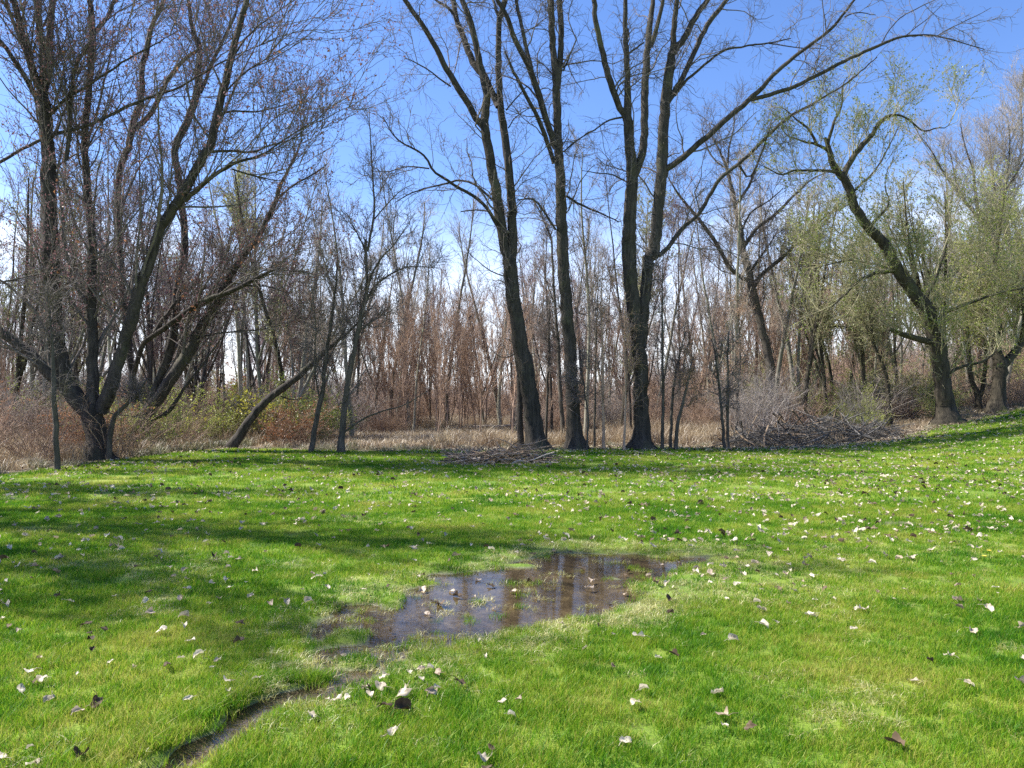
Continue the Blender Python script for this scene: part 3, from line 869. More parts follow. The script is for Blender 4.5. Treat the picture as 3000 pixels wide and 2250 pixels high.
Ft = [('trunk', Z(5, (1520, 1345, 108), (1502, 1150, 95), (1490, 900, 86), (1475, 650, 84), (1455, 400, 84), (1440, 200, 80), (1432, 0, 78)) + Z(2, (1427, 1400, 75), (1420, 1150, 66), (1405, 900, 58), (1397, 700, 55), (1395, 560, 54), (1378, 400, 45), (1366, 200, 45), (1355, 0, 42), (1345, -160, 36), (1330, -500, 14)), 0.01),
      ('limb', Z(2, (1402, 570, 40), (1418, 400, 38), (1426, 200, 38), (1412, 0, 36), (1405, -160, 30), (1420, -500, 10)), 0.12),
      ('limb', Z(2, (1392, 960, 44), (1350, 840, 42), (1300, 680, 42), (1250, 520, 42), (1200, 400, 38), (1120, 240, 34), (1070, 100, 30), (1010, 0, 26), (950, -130, 20), (860, -380, 8)), -0.2),
      ('limb', Z(2, (1380, 1060, 28), (1300, 820, 28), (1230, 680, 24), (1150, 530, 20), (1100, 430, 16), (1062, 330, 9)), -0.35),
      ('limb', Z(2, (1245, 500, 32), (1200, 310, 26), (1160, 120, 24), (1135, 0, 22), (1110, -200, 14), (1090, -400, 6)), 0.15),
      ('limb', Z(2, (1390, 1490, 15), (1300, 1350, 13), (1240, 1290, 12), (1140, 1295, 7))),
      ('limb', Z(2, (1458, 1270, 15), (1560, 1330, 14), (1700, 1390, 10), (1800, 1440, 7)), 0.3),
      ('limb', Z(2, (1435, 460, 14), (1460, 410, 12), (1480, 360, 6))),
      ('limb', Z(2, (1440, 985, 10), (1540, 900, 8), (1650, 840, 5)), -0.3)]
traced_tree('cottonwood_tree', 'slim straight cottonwood in the middle of the three tall ones', 24.9, Ft, seed=2, n1=100, n2=580, n3=2500, L=(1.9, 0.9, 0.45), up=(0.1, 0.0, -0.1), curl=(0.28, 0.3, 0.35), lift=(0.03, -0.03, -0.08), **CO)
G = [('trunk', Z(5, (1945, 1318, 112), (1945, 1100, 96), (1945, 900, 94), (1938, 760, 92), (1915, 620, 84), (1890, 400, 88), (1870, 200, 90), (1862, 0, 90)) + Z(2, (1866, 1500, 88), (1875, 1300, 80), (1885, 1150, 74), (1872, 950, 64), (1852, 750, 58), (1855, 600, 42), (1850, 380, 36), (1840, 150, 30), (1845, 0, 26), (1850, -160, 20), (1860, -450, 8)), 0.0),
     ('trunk', Z(5, (1940, 700, 70), (1950, 560, 72), (1972, 300, 70), (1990, 120, 74)) + Z(2, (2025, 1640, 74), (2050, 1350, 72), (2075, 1100, 74), (2085, 850, 68), (2100, 650, 66), (2128, 430, 60)) + Z(3, (-60, 330, 46), (0, 265, 40), (60, 150, 36), (120, 50, 32), (190, -60, 26), (300, -380, 10)), 0.1),
     ('limb', Z(2, (1850, 770, 42), (1800, 690, 40), (1740, 530, 40), (1690, 330, 36), (1650, 150, 32), (1635, 0, 30), (1620, -130, 24), (1590, -430, 8)), -0.2),
     ('limb', Z(2, (1890, 1150, 50), (1935, 1040, 50), (1960, 930, 50), (1965, 800, 48), (1965, 600, 48), (1980, 380, 44), (2000, 150, 36), (2020, 0, 28), (2035, -160, 22), (2060, -450, 8)), 0.2),
     ('limb', Z(2, (2005, 300, 34), (2040, 200, 28), (2075, 60, 24), (2095, -60, 20), (2120, -300, 8)), -0.15),
     ('limb', Z(2, (2125, 440, 40), (2150, 300, 38), (2160, 120, 34), (2178, 0, 30), (2195, -150, 24), (2220, -400, 9)), -0.1),
     ('limb', Z(2, (2105, 690, 36), (2160, 590, 36), (2215, 500, 36)) + Z(3, (80, 330, 34), (170, 150, 33), (290, 0, 28), (380, -120, 22), (520, -350, 8)), 0.15),
     ('limb', Z(2, (2160, 620, 18)) + Z(3, (0, 545, 18), (130, 430, 16), (260, 330, 14), (400, 300, 12), (560, 280, 10), (700, 250, 6)), -0.2),
     ('limb', Z(3, (560, 282, 8), (680, 300, 7), (800, 312, 6), (920, 318, 4))),
     ('limb', Z(2, (2075, 1110, 44), (2140, 1070, 42), (2212, 1020, 40)) + Z(3, (100, 935, 38), (200, 850, 36), (320, 740, 34), (440, 640, 32), (640, 440, 25), (830, 290, 22), (980, 170, 19), (1110, 0, 15), (1170, -90, 11), (1230, -220, 5)), -0.18),
     ('limb', Z(3, (440, 645, 26), (560, 615, 25), (700, 570, 24), (850, 500, 22), (1000, 420, 21), (1280, 290, 18), (1440, 235, 14), (1650, 232, 9), (1850, 290, 6), (1960, 320, 4)), -0.1),
     ('limb', Z(3, (1650, 232, 7), (1750, 175, 6), (1850, 130, 5), (2000, 50, 3))),
     ('limb', Z(3, (1285, 288, 9), (1350, 180, 8), (1450, 90, 7), (1640, 0, 5), (1750, -40, 3))),
     ('limb', Z(3, (1445, 232, 7), (1520, 170, 6), (1600, 110, 5), (1690, 20, 3))),
     ('limb', Z(5, (1985, 130, 30), (2060, 105, 30), (2130, 40, 29)) + Z(3, (0, 1475, 28), (100, 1390, 28), (180, 1260, 26), (250, 1150, 26), (400, 1030, 24), (560, 870, 22), (700, 750, 20), (830, 680, 16), (1000, 580, 12), (1110, 500, 11), (1260, 370, 6)), 0.15),
     ('limb', Z(3, (360, 1060, 16), (430, 1150, 12), (500, 1020, 10), (560, 850, 7))),
     ('limb', Z(3, (930, 200, 8), (920, 120, 7), (905, 0, 5), (900, -80, 3))),
     ('limb', Z(3, (1050, 110, 9), (1130, 80, 7), (1250, 98, 4))),
     ('limb', Z(2, (1820, 760, 13), (1730, 780, 11), (1640, 840, 9), (1540, 900, 7), (1445, 1000, 4)), -0.3),
     ('limb', Z(2, (1835, 1170, 12), (1750, 1130, 9), (1650, 1120, 7), (1560, 1105, 4))),
     ('limb', Z(2, (1860, 350, 14), (1910, 310, 12), (1960, 275, 9)))]
traced_tree('cottonwood_tree', 'big forked cottonwood with long limbs reaching to the upper right', 24.8, G, seed=3, n1=170, n2=1000, n3=4200, L=(2.0, 0.9, 0.45), up=(0.1, 0.0, -0.06), curl=(0.28, 0.3, 0.35), lift=(0.03, -0.03, -0.06), **CO)

# --- the big red-budded maples on the left
A = [('trunk', Z(4, (640, 1415, 130), (625, 1250, 128), (590, 1120, 130), (500, 1040, 110), (430, 930, 104), (385, 760, 108), (350, 550, 106), (333, 300, 104), (325, 100, 104)) + Z(1, (320, 1500, 100), (312, 1200, 90), (308, 950, 82), (290, 700, 80), (272, 600, 70), (285, 450, 44), (258, 200, 40), (240, 0, 38), (225, -160, 30), (215, -500, 10)), 0.02),
     ('trunk', Z(4, (610, 1130, 90), (600, 950, 74), (602, 800, 70), (600, 600, 65), (592, 400, 62), (596, 150, 58)) + Z(1, (600, 1548, 54), (565, 1200, 48), (548, 900, 44), (570, 650, 42), (585, 450, 40), (596, 230, 40), (590, 60, 36), (565, -80, 28), (540, -400, 10)), 0.15),
     ('trunk', Z(4, (650, 1120, 90), (730, 950, 86), (790, 740, 70), (860, 500, 78), (935, 240, 68), (1010, 40, 60)) + Z(1, (1040, 1470, 62), (1175, 1280, 62), (1260, 1120, 55), (1365, 930, 54), (1412, 720, 50), (1480, 460, 45), (1522, 280, 40), (1580, 80, 35), (1615, -70, 30), (1680, -350, 10)), -0.1),
     ('limb', Z(4, (450, 1000, 74), (370, 920, 74), (300, 850, 72), (200, 745, 66), (60, 640, 60), (-80, 545, 52), (-260, 400, 40), (-420, 200, 26)), -0.15),
     ('limb', Z(1, (275, 610, 48), (222, 480, 46), (180, 330, 44), (130, 150, 40), (90, 0, 35), (58, -130, 28), (20, -420, 10)), -0.2),
     ('limb', Z(1, (285, 580, 50), (312, 480, 48), (322, 250, 45), (332, 50, 40), (365, -90, 32), (400, -380, 10)), 0.2),
     ('limb', Z(1, (240, 640, 30), (130, 450, 28), (30, 300, 25), (-70, 180, 20), (-200, -20, 10)), -0.3),
     ('limb', Z(1, (600, 220, 28), (690, 120, 25), (740, 0, 21), (790, -130, 15), (850, -330, 5)), 0.1),
     ('limb', Z(1, (430, 1040, 26), (455, 800, 25), (465, 560, 24), (490, 440, 24), (545, 330, 22), (600, 245, 18)), -0.15),
     ('limb', Z(1, (290, 780, 22), (430, 640, 20), (560, 560, 17), (800, 400, 13), (1000, 290, 9), (1150, 200, 5)), -0.4),
     ('limb', Z(1, (-60, 1075, 20), (0, 1050, 20), (300, 890, 19), (600, 800, 17), (850, 680, 19), (1000, 620, 17), (1150, 570, 14), (1280, 500, 12), (1500, 370, 9), (1800, 250, 5)), -0.05),
     ('limb', Z(1, (1368, 985, 20), (1500, 980, 17), (1640, 985, 14), (1760, 940, 11), (1890, 900, 7), (2000, 820, 4)), -0.2),
     ('limb', Z(1, (1415, 745, 18), (1480, 722, 15), (1700, 715, 10), (1900, 660, 6)), 0.2),
     ('limb', Z(1, (1195, 1300, 36), (1290, 1220, 30), (1400, 1130, 26), (1520, 1060, 22), (1680, 1010, 15), (1850, 900, 9), (2000, 800, 4)), -0.3),
     ('limb', Z(1, (1500, 1095, 12), (1650, 1140, 12), (1760, 1165, 8), (1850, 1170, 4))),
     ('limb', Z(1, (1440, 630, 15), (1560, 490, 12), (1700, 400, 9), (1900, 260, 5)), -0.35),
     ('limb', Z(1, (1500, 380, 14), (1600, 240, 12), (1720, 130, 9), (1850, 40, 5)), 0.3),
     ('limb', Z(4, (-120, 300, 9), (0, 280, 10), (200, 240, 10), (420, 190, 9), (640, 120, 6), (800, 60, 4)), -0.2)]
MP = dict(bark=M['maple'], twig=M['twig_dark'], buds=[('buds', M['bud'], 21000, 0.052), ('dead_leaves', M['rust_leaf'], 700, 0.085)], up=(0.2, 0.2, 0.15), lift=(0.06, 0.06, 0.05), curl=(0.14, 0.18, 0.25))
traced_tree('maple_tree', 'huge many-stemmed maple with red buds at the left edge of the lawn', 20.6, A, seed=4, n0=95, L0=3.5, n1=470, n2=2700, n3=9500, L=(2.4, 1.2, 0.55), zmin=1.2, drift=0.45, ang=(0.75, 0.75, 0.8), **MP)
B = [('trunk', Z(4, (900, 1300, 110), (925, 1190, 96), (1040, 1010, 74), (1200, 770, 70), (1290, 590, 65), (1350, 500, 58), (1410, 410, 48), (1480, 250, 46), (1600, 80, 40), (1660, 0, 36)) + Z(1, (1715, 1450, 33), (1790, 1290, 28), (1815, 1190, 22), (1880, 1080, 16), (1960, 900, 8)), 0.02),
     ('trunk', Z(4, (920, 1220, 60), (1000, 1000, 54), (1090, 750, 55), (1130, 550, 50), (1150, 300, 50), (1195, 100, 44)) + Z(1, (1185, 1400, 44), (1150, 1100, 44), (1135, 960, 45), (1220, 770, 45), (1270, 620, 45), (1285, 450, 40), (1290, 300, 36), (1250, 200, 26), (1225, 60, 22), (1215, -60, 16), (1200, -250, 6)), 0.12),
     ('trunk', Z(4, (905, 1260, 60), (870, 1000, 46), (832, 680, 42), (800, 400, 40), (780, 200, 40)) + Z(1, (765, 1190, 38), (830, 950, 42), (862, 800, 44), (910, 650, 40), (920, 450, 34), (950, 320, 36), (980, 180, 30), (1040, 60, 24), (1065, -40, 18), (1100, -300, 6)), 0.2),
     ('limb', Z(1, (870, 840, 36), (970, 740, 34), (1050, 600, 32), (1100, 500, 28), (1200, 380, 26), (1270, 330, 18)), -0.2),
     ('limb', Z(4, (860, 900, 34), (905, 740, 33), (950, 660, 33), (1050, 590, 36), (1200, 480, 36), (1300, 410, 38), (1450, 360, 34), (1560, 310, 28), (1680, 245, 26), (1780, 200, 20), (1880, 208, 8), (1990, 210, 5)), -0.3),
     ('limb', Z(4, (1000, 610, 30), (1120, 440, 27), (1200, 350, 20), (1260, 290, 16), (1310, 180, 10), (1330, 60, 5)), 0.2),
     ('limb', Z(1, (1785, 1300, 16), (1900, 1200, 13), (2030, 1130, 9), (2120, 1060, 4)), -0.2),
     ('limb', Z(4, (1470, 270, 12), (1600, 300, 11), (1750, 310, 9), (1860, 350, 5))),
     ('limb', Z(4, (1300, 640, 12), (1400, 615, 11), (1600, 595, 9), (1740, 580, 4))),
     ('limb', Z(1, (1300, 600, 24), (1370, 420, 22), (1450, 250, 20), (1520, 100, 16), (1560, -40, 10)), 0.3),
     ('limb', Z(4, (940, 1180, 30), (1090, 1120, 28), (1200, 960, 18), (1350, 760, 12), (1450, 620, 8)), -0.15)]
traced_tree('maple_tree', 'leaning red-budded maple clump just right of the huge maple', 24.0, B, seed=5, n0=60, L0=3.4, n1=300, n2=1700, n3=6000, L=(2.2, 1.1, 0.55), zmin=1.2, drift=0.4, ang=(0.75, 0.75, 0.8), **dict(MP, buds=[('buds', M['bud'], 12500, 0.052), ('dead_leaves', M['rust_leaf'], 900, 0.085)]))

# --- smaller traced trees
M['slender'] = bark_mat('slender_tree_bark', (0.028, 0.025, 0.02), (0.15, 0.13, 0.105), (0.14, 0.15, 0.08), 0.45, 0.7, (6, 6, 1), 0.3)
SM = dict(bark=M['slender'], twig=M['twig_dark'])
traced_tree('sapling_tree', 'thin straight sapling in front of the huge maple', 17.6, [('trunk', Z(4, (372, 1500, 36), (362, 1300, 36), (356, 1100, 35), (346, 900, 30), (340, 700, 20), (322, 500, 12), (300, 300, 6)), 0.0)], seed=6, n1=26, n2=150, n3=700, L=(1.2, 0.6, 0.35), zmin=1.0, flare=1.2, **SM)
traced_tree('leaning_tree', 'bare trunk leaning far right at the edge of the lawn', 25.6, [('trunk', Z(4, (1485, 1365, 60), (1560, 1260, 60), (1680, 1100, 52), (1800, 990, 48), (1900, 920, 44), (2010, 820, 40), (2100, 740, 32), (2212, 640, 24)) + Z(5, (60, 590, 18), (150, 500, 10), (210, 430, 5)), 0.1),
     ('limb', Z(4, (1820, 1020, 9), (1900, 1040, 7), (2030, 1030, 4))), ('limb', Z(4, (2010, 810, 14), (2020, 700, 12), (2030, 520, 8), (2010, 380, 4)))], bark=M['maple'], twig=M['twig_grey'], seed=7, n1=26, n2=160, n3=700, L=(1.3, 0.7, 0.4), zmin=1.5, flare=1.25)
traced_tree('slender_tree', 'slender bare tree left of the two at the lawn edge', 23.7, [('trunk', Z(4, (2012, 1365, 33), (2050, 1170, 34), (2090, 980, 30), (2110, 800, 26), (2150, 500, 20), (2175, 300, 14), (2190, 100, 8)), 0.05),
     ('limb', Z(4, (2075, 1060, 12), (2040, 820, 11), (2045, 560, 8), (2020, 300, 5))), ('limb', Z(4, (2110, 830, 14), (2170, 700, 11), (2250, 560, 7)))], seed=8, n1=46, n2=260, n3=1300, L=(1.5, 0.8, 0.4), zmin=1.2, flare=1.2, up=(0.3, 0.2, 0.1), **SM)
D2 = [('trunk', Z(5, (-8, 1385, 44), (18, 1100, 38), (48, 900, 36), (88, 700, 33), (122, 520, 30), (165, 330, 25), (160, 150, 20), (155, 0, 17)) + Z(2, (160, 1640, 17), (212, 1400, 14), (202, 1150, 11), (188, 900, 8), (180, 720, 4)), 0.05),
      ('limb', Z(5, (165, 330, 18), (190, 250, 16), (240, 150, 13), (330, 50, 9)) + Z(2, (400, 1500, 6), (480, 1380, 3)), -0.2),
      ('limb', Z(5, (130, 480, 16), (200, 330, 14), (280, 255, 12), (400, 190, 9), (520, 180, 6), (620, 190, 3)), 0.2),
      ('limb', Z(2, (215, 1420, 10), (300, 1320, 8), (380, 1240, 6), (470, 1190, 4))),
      ('limb', Z(5, (150, 60, 12), (90, -60, 9), (40, -160, 5))),
      ('limb', Z(5, (10, 1260, 14), (80, 1210, 12), (150, 1160, 11), (280, 1110, 9), (400, 1080, 7), (560, 985, 4)), -0.3),
      ('limb', Z(5, (110, 600, 10), (200, 530, 8), (300, 480, 5)))]
traced_tree('slender_tree', 'slender bare tree with a curved top, right of the two at the lawn edge', 23.4, D2, seed=9, n1=80, n2=460, n3=2400, L=(1.5, 0.8, 0.42), zmin=1.0, flare=1.25, up=(0.3, 0.2, 0.1), **SM)
traced_tree('dead_trunk', 'broken dead trunk standing against the leaning cottonwood', 25.4, [('trunk', Z(5, (1162, 1300, 40), (1156, 1000, 36), (1142, 800, 30), (1122, 680, 28), (1105, 615, 22)), 0.0), ('limb', Z(5, (1125, 690, 10), (1090, 655, 8), (1060, 640, 4))), ('limb', Z(5, (1145, 720, 7), (1090, 765, 7), (1020, 760, 5), (960, 700, 4)))], bark=M['maple'], twig=M['twig_pale'], seed=10, n1=6, n2=20, n3=80, L=(0.7, 0.4, 0.3), zmin=1.5, flare=1.2)
traced_tree('slender_tree', 'thin crooked trunk between the leaning and the straight cottonwood', 27.6, [('trunk', Z(5, (1445, 1290, 30), (1420, 1000, 28), (1402, 650, 24), (1382, 400, 19), (1372, 200, 15), (1362, 0, 13)) + Z(2, (1340, 1500, 12), (1280, 1360, 9), (1240, 1290, 6)), 0.05), ('limb', Z(5, (1385, 440, 9), (1350, 330, 7), (1320, 250, 4)))], seed=12, n1=40, n2=220, n3=1000, L=(1.4, 0.7, 0.4), zmin=2.0, flare=1.2, up=(0.3, 0.2, 0.1), **SM)
H = [('trunk', Z(6, (590, 1240, 70), (580, 990, 62), (562, 800, 60), (530, 650, 54), (490, 480, 54), (450, 330, 54), (425, 200, 46), (392, 80, 40)) + Z(3, (385, 1548, 40), (350, 1380, 34), (315, 1200, 25), (285, 1090, 22), (240, 980, 12), (190, 880, 7), (170, 780, 3)), 0.03),
     ('limb', Z(6, (425, 270, 28), (380, 250, 26), (300, 180, 26), (230, 50, 24)) + Z(3, (150, 1480, 22), (30, 1330, 17), (-40, 1240, 12), (-110, 1120, 5)), -0.2),
     ('limb', Z(6, (465, 300, 32), (500, 250, 30), (560, 190, 28), (680, 90, 24), (750, 0, 19)) + Z(3, (850, 1470, 14), (950, 1380, 10), (1010, 1350, 5)), -0.15),
     ('limb', Z(3, (395, 1600, 26), (480, 1480, 22), (600, 1390, 18), (730, 1260, 14), (840, 1160, 10), (930, 1120, 5)), 0.25),
     ('limb', Z(3, (350, 1320, 20), (430, 1200, 18), (500, 1020, 14), (545, 900, 8), (570, 800, 4)), -0.1),
     ('limb', Z(3, (290, 1110, 14), (300, 960, 11), (330, 830, 8), (335, 700, 4))), ('limb', Z(3, (285, 1090, 12), (210, 1040, 10), (150, 930, 8), (120, 800, 4))),
     ('limb', Z(3, (385, 1490, 16), (440, 1380, 12), (560, 1300, 9), (650, 1220, 5))), ('limb', Z(6, (440, 210, 14), (500, 120, 12), (560, 40, 9), (620, -60, 5)))]
traced_tree('branching_tree', 'bare spreading tree behind the right brush pile, framed by sky', 33.0, H, bark=M['slender'], twig=M['twig_dark'], seed=13, n1=120, n2=800, n3=4200, L=(2.0, 1.1, 0.6), zmin=3.5, up=(0.3, 0.2, 0.1), rmin=0.006)

# --- right-hand willows
I_ = [('trunk', Z(6, (1735, 1185, 135), (1695, 1000, 112), (1670, 800, 106), (1642, 650, 102), (1590, 470, 98), (1490, 335, 90), (1395, 200, 82), (1335, 80, 76), (1282, 0, 70)) + Z(3, (1225, 1500, 66), (1120, 1350, 62), (1072, 1200, 58), (1015, 1120, 50), (970, 1050, 44), (940, 950, 34), (922, 890, 20)), -0.05),
      ('limb', Z(3, (1040, 1150, 44), (1075, 1070, 42), (1150, 960, 40), (1230, 870, 34), (1300, 770, 24), (1380, 745, 17), (1460, 770, 14), (1560, 850, 12), (1640, 830, 9), (1710, 825, 7), (1750, 750, 4)), 0.2),
      ('limb', Z(3, (950, 980, 26), (880, 940, 22), (760, 910, 14), (680, 880, 10), (640, 820, 5)), -0.3),
      ('limb', Z(3, (940, 940, 28), (975, 810, 22), (1030, 680, 14), (1040, 540, 9), (1095, 480, 4)), 0.2),
      ('limb', Z(3, (870, 940, 22), (820, 840, 18), (730, 770, 12), (640, 690, 6)), 0.1),
      ('limb', Z(3, (1000, 1115, 25), (870, 1105, 20), (720, 1105, 16), (640, 1135, 12), (560, 1095, 7), (480, 1060, 3)), -0.3),
      ('limb', Z(6, (1370, 205, 32), (1230, 230, 26), (1120, 290, 22), (1030, 380, 16), (950, 450, 6)), -0.3),
      ('limb', Z(6, (1340, 190, 14), (1230, 160, 12), (1060, 140, 10), (900, 175, 8), (780, 165, 4)), 0.3),
      ('limb', Z(3, (1215, 1470, 24), (1270, 1400, 20), (1325, 1350, 18), (1335, 1290, 12), (1310, 1200, 7), (1330, 1080, 4)), 0.2),
      ('limb', Z(6, (1620, 670, 50), (1500, 640, 45), (1400, 610, 36), (1335, 583, 26)), -0.4),
      ('limb', Z(6, (1710, 880, 26), (1800, 830, 22), (1950, 790, 16), (2060, 700, 8)), 0.1),
      ('limb', Z(6, (1640, 530, 26), (1750, 455, 22), (1900, 400, 19), (2050, 350, 15), (2215, 320, 10), (2350, 300, 5)), -0.3),
      ('limb', Z(6, (1560, 430, 30), (1640, 250, 24), (1700, 60, 17)) + Z(3, (1720, 1450, 12), (1700, 1250, 6)), 0.4),
      ('limb', Z(3, (1110, 1240, 18), (1250, 1100, 12), (1330, 960, 9), (1400, 820, 5)), 0.4)]
WL = dict(bark=M['willow'], twig=M['twig_olive'])
I_ = [(t_[0], [(a_, b_, c_ * 0.88) for (a_, b_, c_) in t_[1]], *t_[2:]) for t_ in I_]
traced_tree('willow_tree', 'crooked leaning willow with young green leaves beside the right brush pile', 27.0, I_, seed=14, n0=64, L0=2.3, n1=260, n2=1500, n3=4600, L=(1.7, 1.0, 0.5), zmin=1.2, up=(0.35, 0.3, 0.2), lift=(0.08, 0.08, 0.05), curl=(0.14, 0.18, 0.25), buds=[('leaves', M['willow_leaf'], 12500, 0.06)], ang=(0.8, 0.8, 0.8), **WL)
J_ = [('trunk', Z(6, (2035, 1125, 82), (2048, 950, 78), (2060, 830, 80), (2030, 700, 50), (2042, 560, 44), (2005, 400, 36), (2020, 200, 28), (2040, 0, 22)) + Z(3, (2060, 1450, 18), (2090, 1250, 10)), 0.05),
      ('limb', Z(6, (2065, 850, 56), (2120, 775, 50), (2212, 650, 42), (2330, 460, 34), (2420, 200, 22), (2480, -100, 10)), 0.1),
      ('limb', Z(6, (2045, 620, 24), (1980, 480, 20), (1930, 300, 14), (1900, 100, 8)), -0.3),
      ('limb', Z(6, (2190, 680, 22), (2212, 520, 20), (2200, 330, 14), (2230, 150, 8)), -0.3)]
traced_tree('willow_tree', 'mossy willow at the far right with leaves over the shaded lawn', 29.0, J_, seed=15, n0=22, L0=3.0, n1=190, n2=1200, n3=4600, L=(1.7, 1.0, 0.5), zmin=2.0, up=(0.3, 0.25, 0.15), lift=(0.06, 0.06, 0.03), curl=(0.15, 0.2, 0.25), buds=[('leaves', M['willow_leaf'], 7000, 0.066)], **WL)
traced_tree('willow_tree', 'small twin-stemmed willow between the crooked and the mossy willow', 30.0, [('trunk', Z(6, (1925, 1135, 36), (1910, 1000, 34), (1870, 900, 30), (1850, 700, 26), (1840, 450, 22), (1850, 200, 16), (1860, 0, 10)), 0.0), ('trunk', Z(6, (1922, 1060, 26), (1950, 920, 24), (1965, 760, 20), (1960, 520, 15), (1980, 250, 9)), 0.1)], seed=16, n1=70, n2=420, n3=1800, L=(1.4, 0.8, 0.45), zmin=1.8, up=(0.3, 0.25, 0.15), buds=[('leaves', M['willow_leaf'], 4500, 0.066)], **WL)
K_ = [('trunk', Z(6, (2000, 900, 40), (2020, 500, 40), (2035, 250, 40)) + Z(3, (2020, 1640, 38), (2005, 1500, 32), (1950, 1430, 24), (1890, 1380, 22), (1790, 1250, 18), (1680, 1100, 14), (1600, 960, 8), (1540, 880, 4)), 0.0),
      ('limb', Z(3, (2010, 1510, 28), (2035, 1430, 25), (2065, 1300, 20), (2140, 1160, 16), (2212, 1040, 12), (2300, 850, 5)), 0.1),
      ('limb', Z(3, (1930, 1410, 18), (1900, 1270, 16), (1880, 1100, 12), (1830, 950, 8), (1800, 800, 4)), -0.1),
      ('limb', Z(3, (2045, 1390, 18), (2020, 1230, 14), (2000, 1050, 10), (1990, 880, 5)), 0.2), ('limb', Z(3, (1790, 1250, 12), (1760, 1120, 9), (1730, 980, 5))),
      ('limb', Z(3, (2090, 1250, 14), (2110, 1080, 11), (2120, 900, 8), (2110, 780, 4)), -0.2), ('limb', Z(3, (2170, 1100, 12), (2200, 900, 10), (2190, 650, 8), (2212, 450, 5)), 0.1)]
traced_tree('branching_tree', 'bare vase-shaped tree rising behind the right-hand willows', 36.0, K_, bark=M['slender'], twig=M['twig_grey'], seed=17, n1=150, n2=1000, n3=5200, L=(2.2, 1.2, 0.6), zmin=4.5, up=(0.45, 0.35, 0.2), lift=(0.08, 0.06, 0.03), ang=(0.6, 0.6, 0.7), rmin=0.006)
traced_tree('slender_tree', 'thin leaning tree behind the left end of the crooked willow', 29.0, [('trunk', Z(6, (1345, 1120, 26), (1325, 920, 25), (1245, 700, 22), (1150, 450, 18), (1120, 250, 13), (1100, 0, 7)), 0.05), ('limb', Z(6, (1250, 720, 12), (1210, 500, 10), (1180, 250, 7), (1190, 60, 4)))], seed=18, n1=60, n2=330, n3=1500, L=(1.4, 0.8, 0.45), zmin=2.0, up=(0.3, 0.2, 0.1), buds=[('leaves', M['pale_leaf'], 3500, 0.06)], flare=1.2, **WL)
traced_tree('slender_tree', 'forked grey tree behind the brush pile, between bare tree and willow', 31.0, [('trunk', Z(6, (1190, 1000, 26), (1165, 720, 24), (1135, 500, 20), (1120, 250, 14), (1090, 0, 8)), 0.0), ('limb', Z(6, (1150, 620, 10), (1050, 570, 8), (920, 575, 5)))], seed=19, n1=60, n2=330, n3=1500, L=(1.4, 0.8, 0.45), zmin=2.0, up=(0.3, 0.2, 0.1), buds=[('leaves', M['pale_leaf'], 3500, 0.06)], flare=1.2, **WL)
# thin saplings at the feet of the cottonwoods and at the brush pile
for q, (zz, pts, d, lab) in enumerate([
    (5, [(1700, 1350, 20), (1695, 1000, 18), (1690, 700, 14), (1685, 400, 8), (1690, 150, 4)], 24.6, 'thin upright sapling midway between the straight and the forked cottonwood'),
    (5, [(1640, 1345, 16), (1645, 1000, 14), (1650, 700, 11), (1660, 350, 6)], 25.2, 'thin sapling right of the straight cottonwood, nearer to it'),
    (5, [(1585, 1345, 14), (1600, 1150, 12), (1570, 950, 9), (1560, 750, 5)], 24.4, 'short sapling touching the foot of the straight cottonwood'),
    (5, [(1830, 1350, 18), (1840, 1000, 15), (1835, 650, 11), (1840, 350, 6)], 24.3, 'rusty sapling against the left side of the forked cottonwood'),
    (5, [(2078, 1350, 24), (2085, 1000, 20), (2078, 600, 15), (2080, 300, 8), (2085, 100, 4)], 24.6, 'straight sapling right of the forked cottonwood'),
    (5, [(2130, 1345, 22), (2140, 1100, 20), (2170, 850, 16), (2230, 600, 8)], 24.9, 'mossy sapling bending right beside the forked cottonwood'),
    (5, [(2165, 1355, 26), (2180, 1200, 22), (2230, 1000, 16), (2270, 800, 8)], 24.2, 'short dark sapling leaning right beside the forked cottonwood'),
    (6, [(272, 1300, 20), (245, 1050, 18), (225, 850, 15), (190, 650, 8)], 24.6, 'left stem of the sapling trio by the right brush pile'),
    (6, [(292, 1300, 20), (290, 1050, 18), (292, 800, 14), (300, 600, 7)], 24.7, 'middle stem of the sapling trio by the right brush pile'),
    (6, [(345, 1195, 22), (352, 1000, 20), (372, 750, 15), (360, 500, 8), (350, 330, 4)], 28.5, 'taller sapling behind the trio by the right brush pile'),
    (5, [(1325, 1300, 18), (1335, 1000, 16), (1345, 700, 12), (1350, 400, 6)], 26.5, 'thin sapling close behind the leaning cottonwood'),
    (4, [(700, 1420, 34), (715, 1280, 34), (730, 1170, 30), (790, 1100, 24), (880, 1010, 18), (960, 900, 10)], 20.3, 'short dark stem bending right at the foot of the huge maple')]):
    traced_tree('sapling_tree', lab, d, [('trunk', Z(zz, *pts), 0.0)], seed=30 + q, n1=18, n2=110, n3=520, L=(0.9, 0.6, 0.35), zmin=0.9, flare=1.15, bark=M['rusty'] if q in (3, 0) else M['slender'], twig=M['twig_dark'] if q % 3 else M['rusty'])

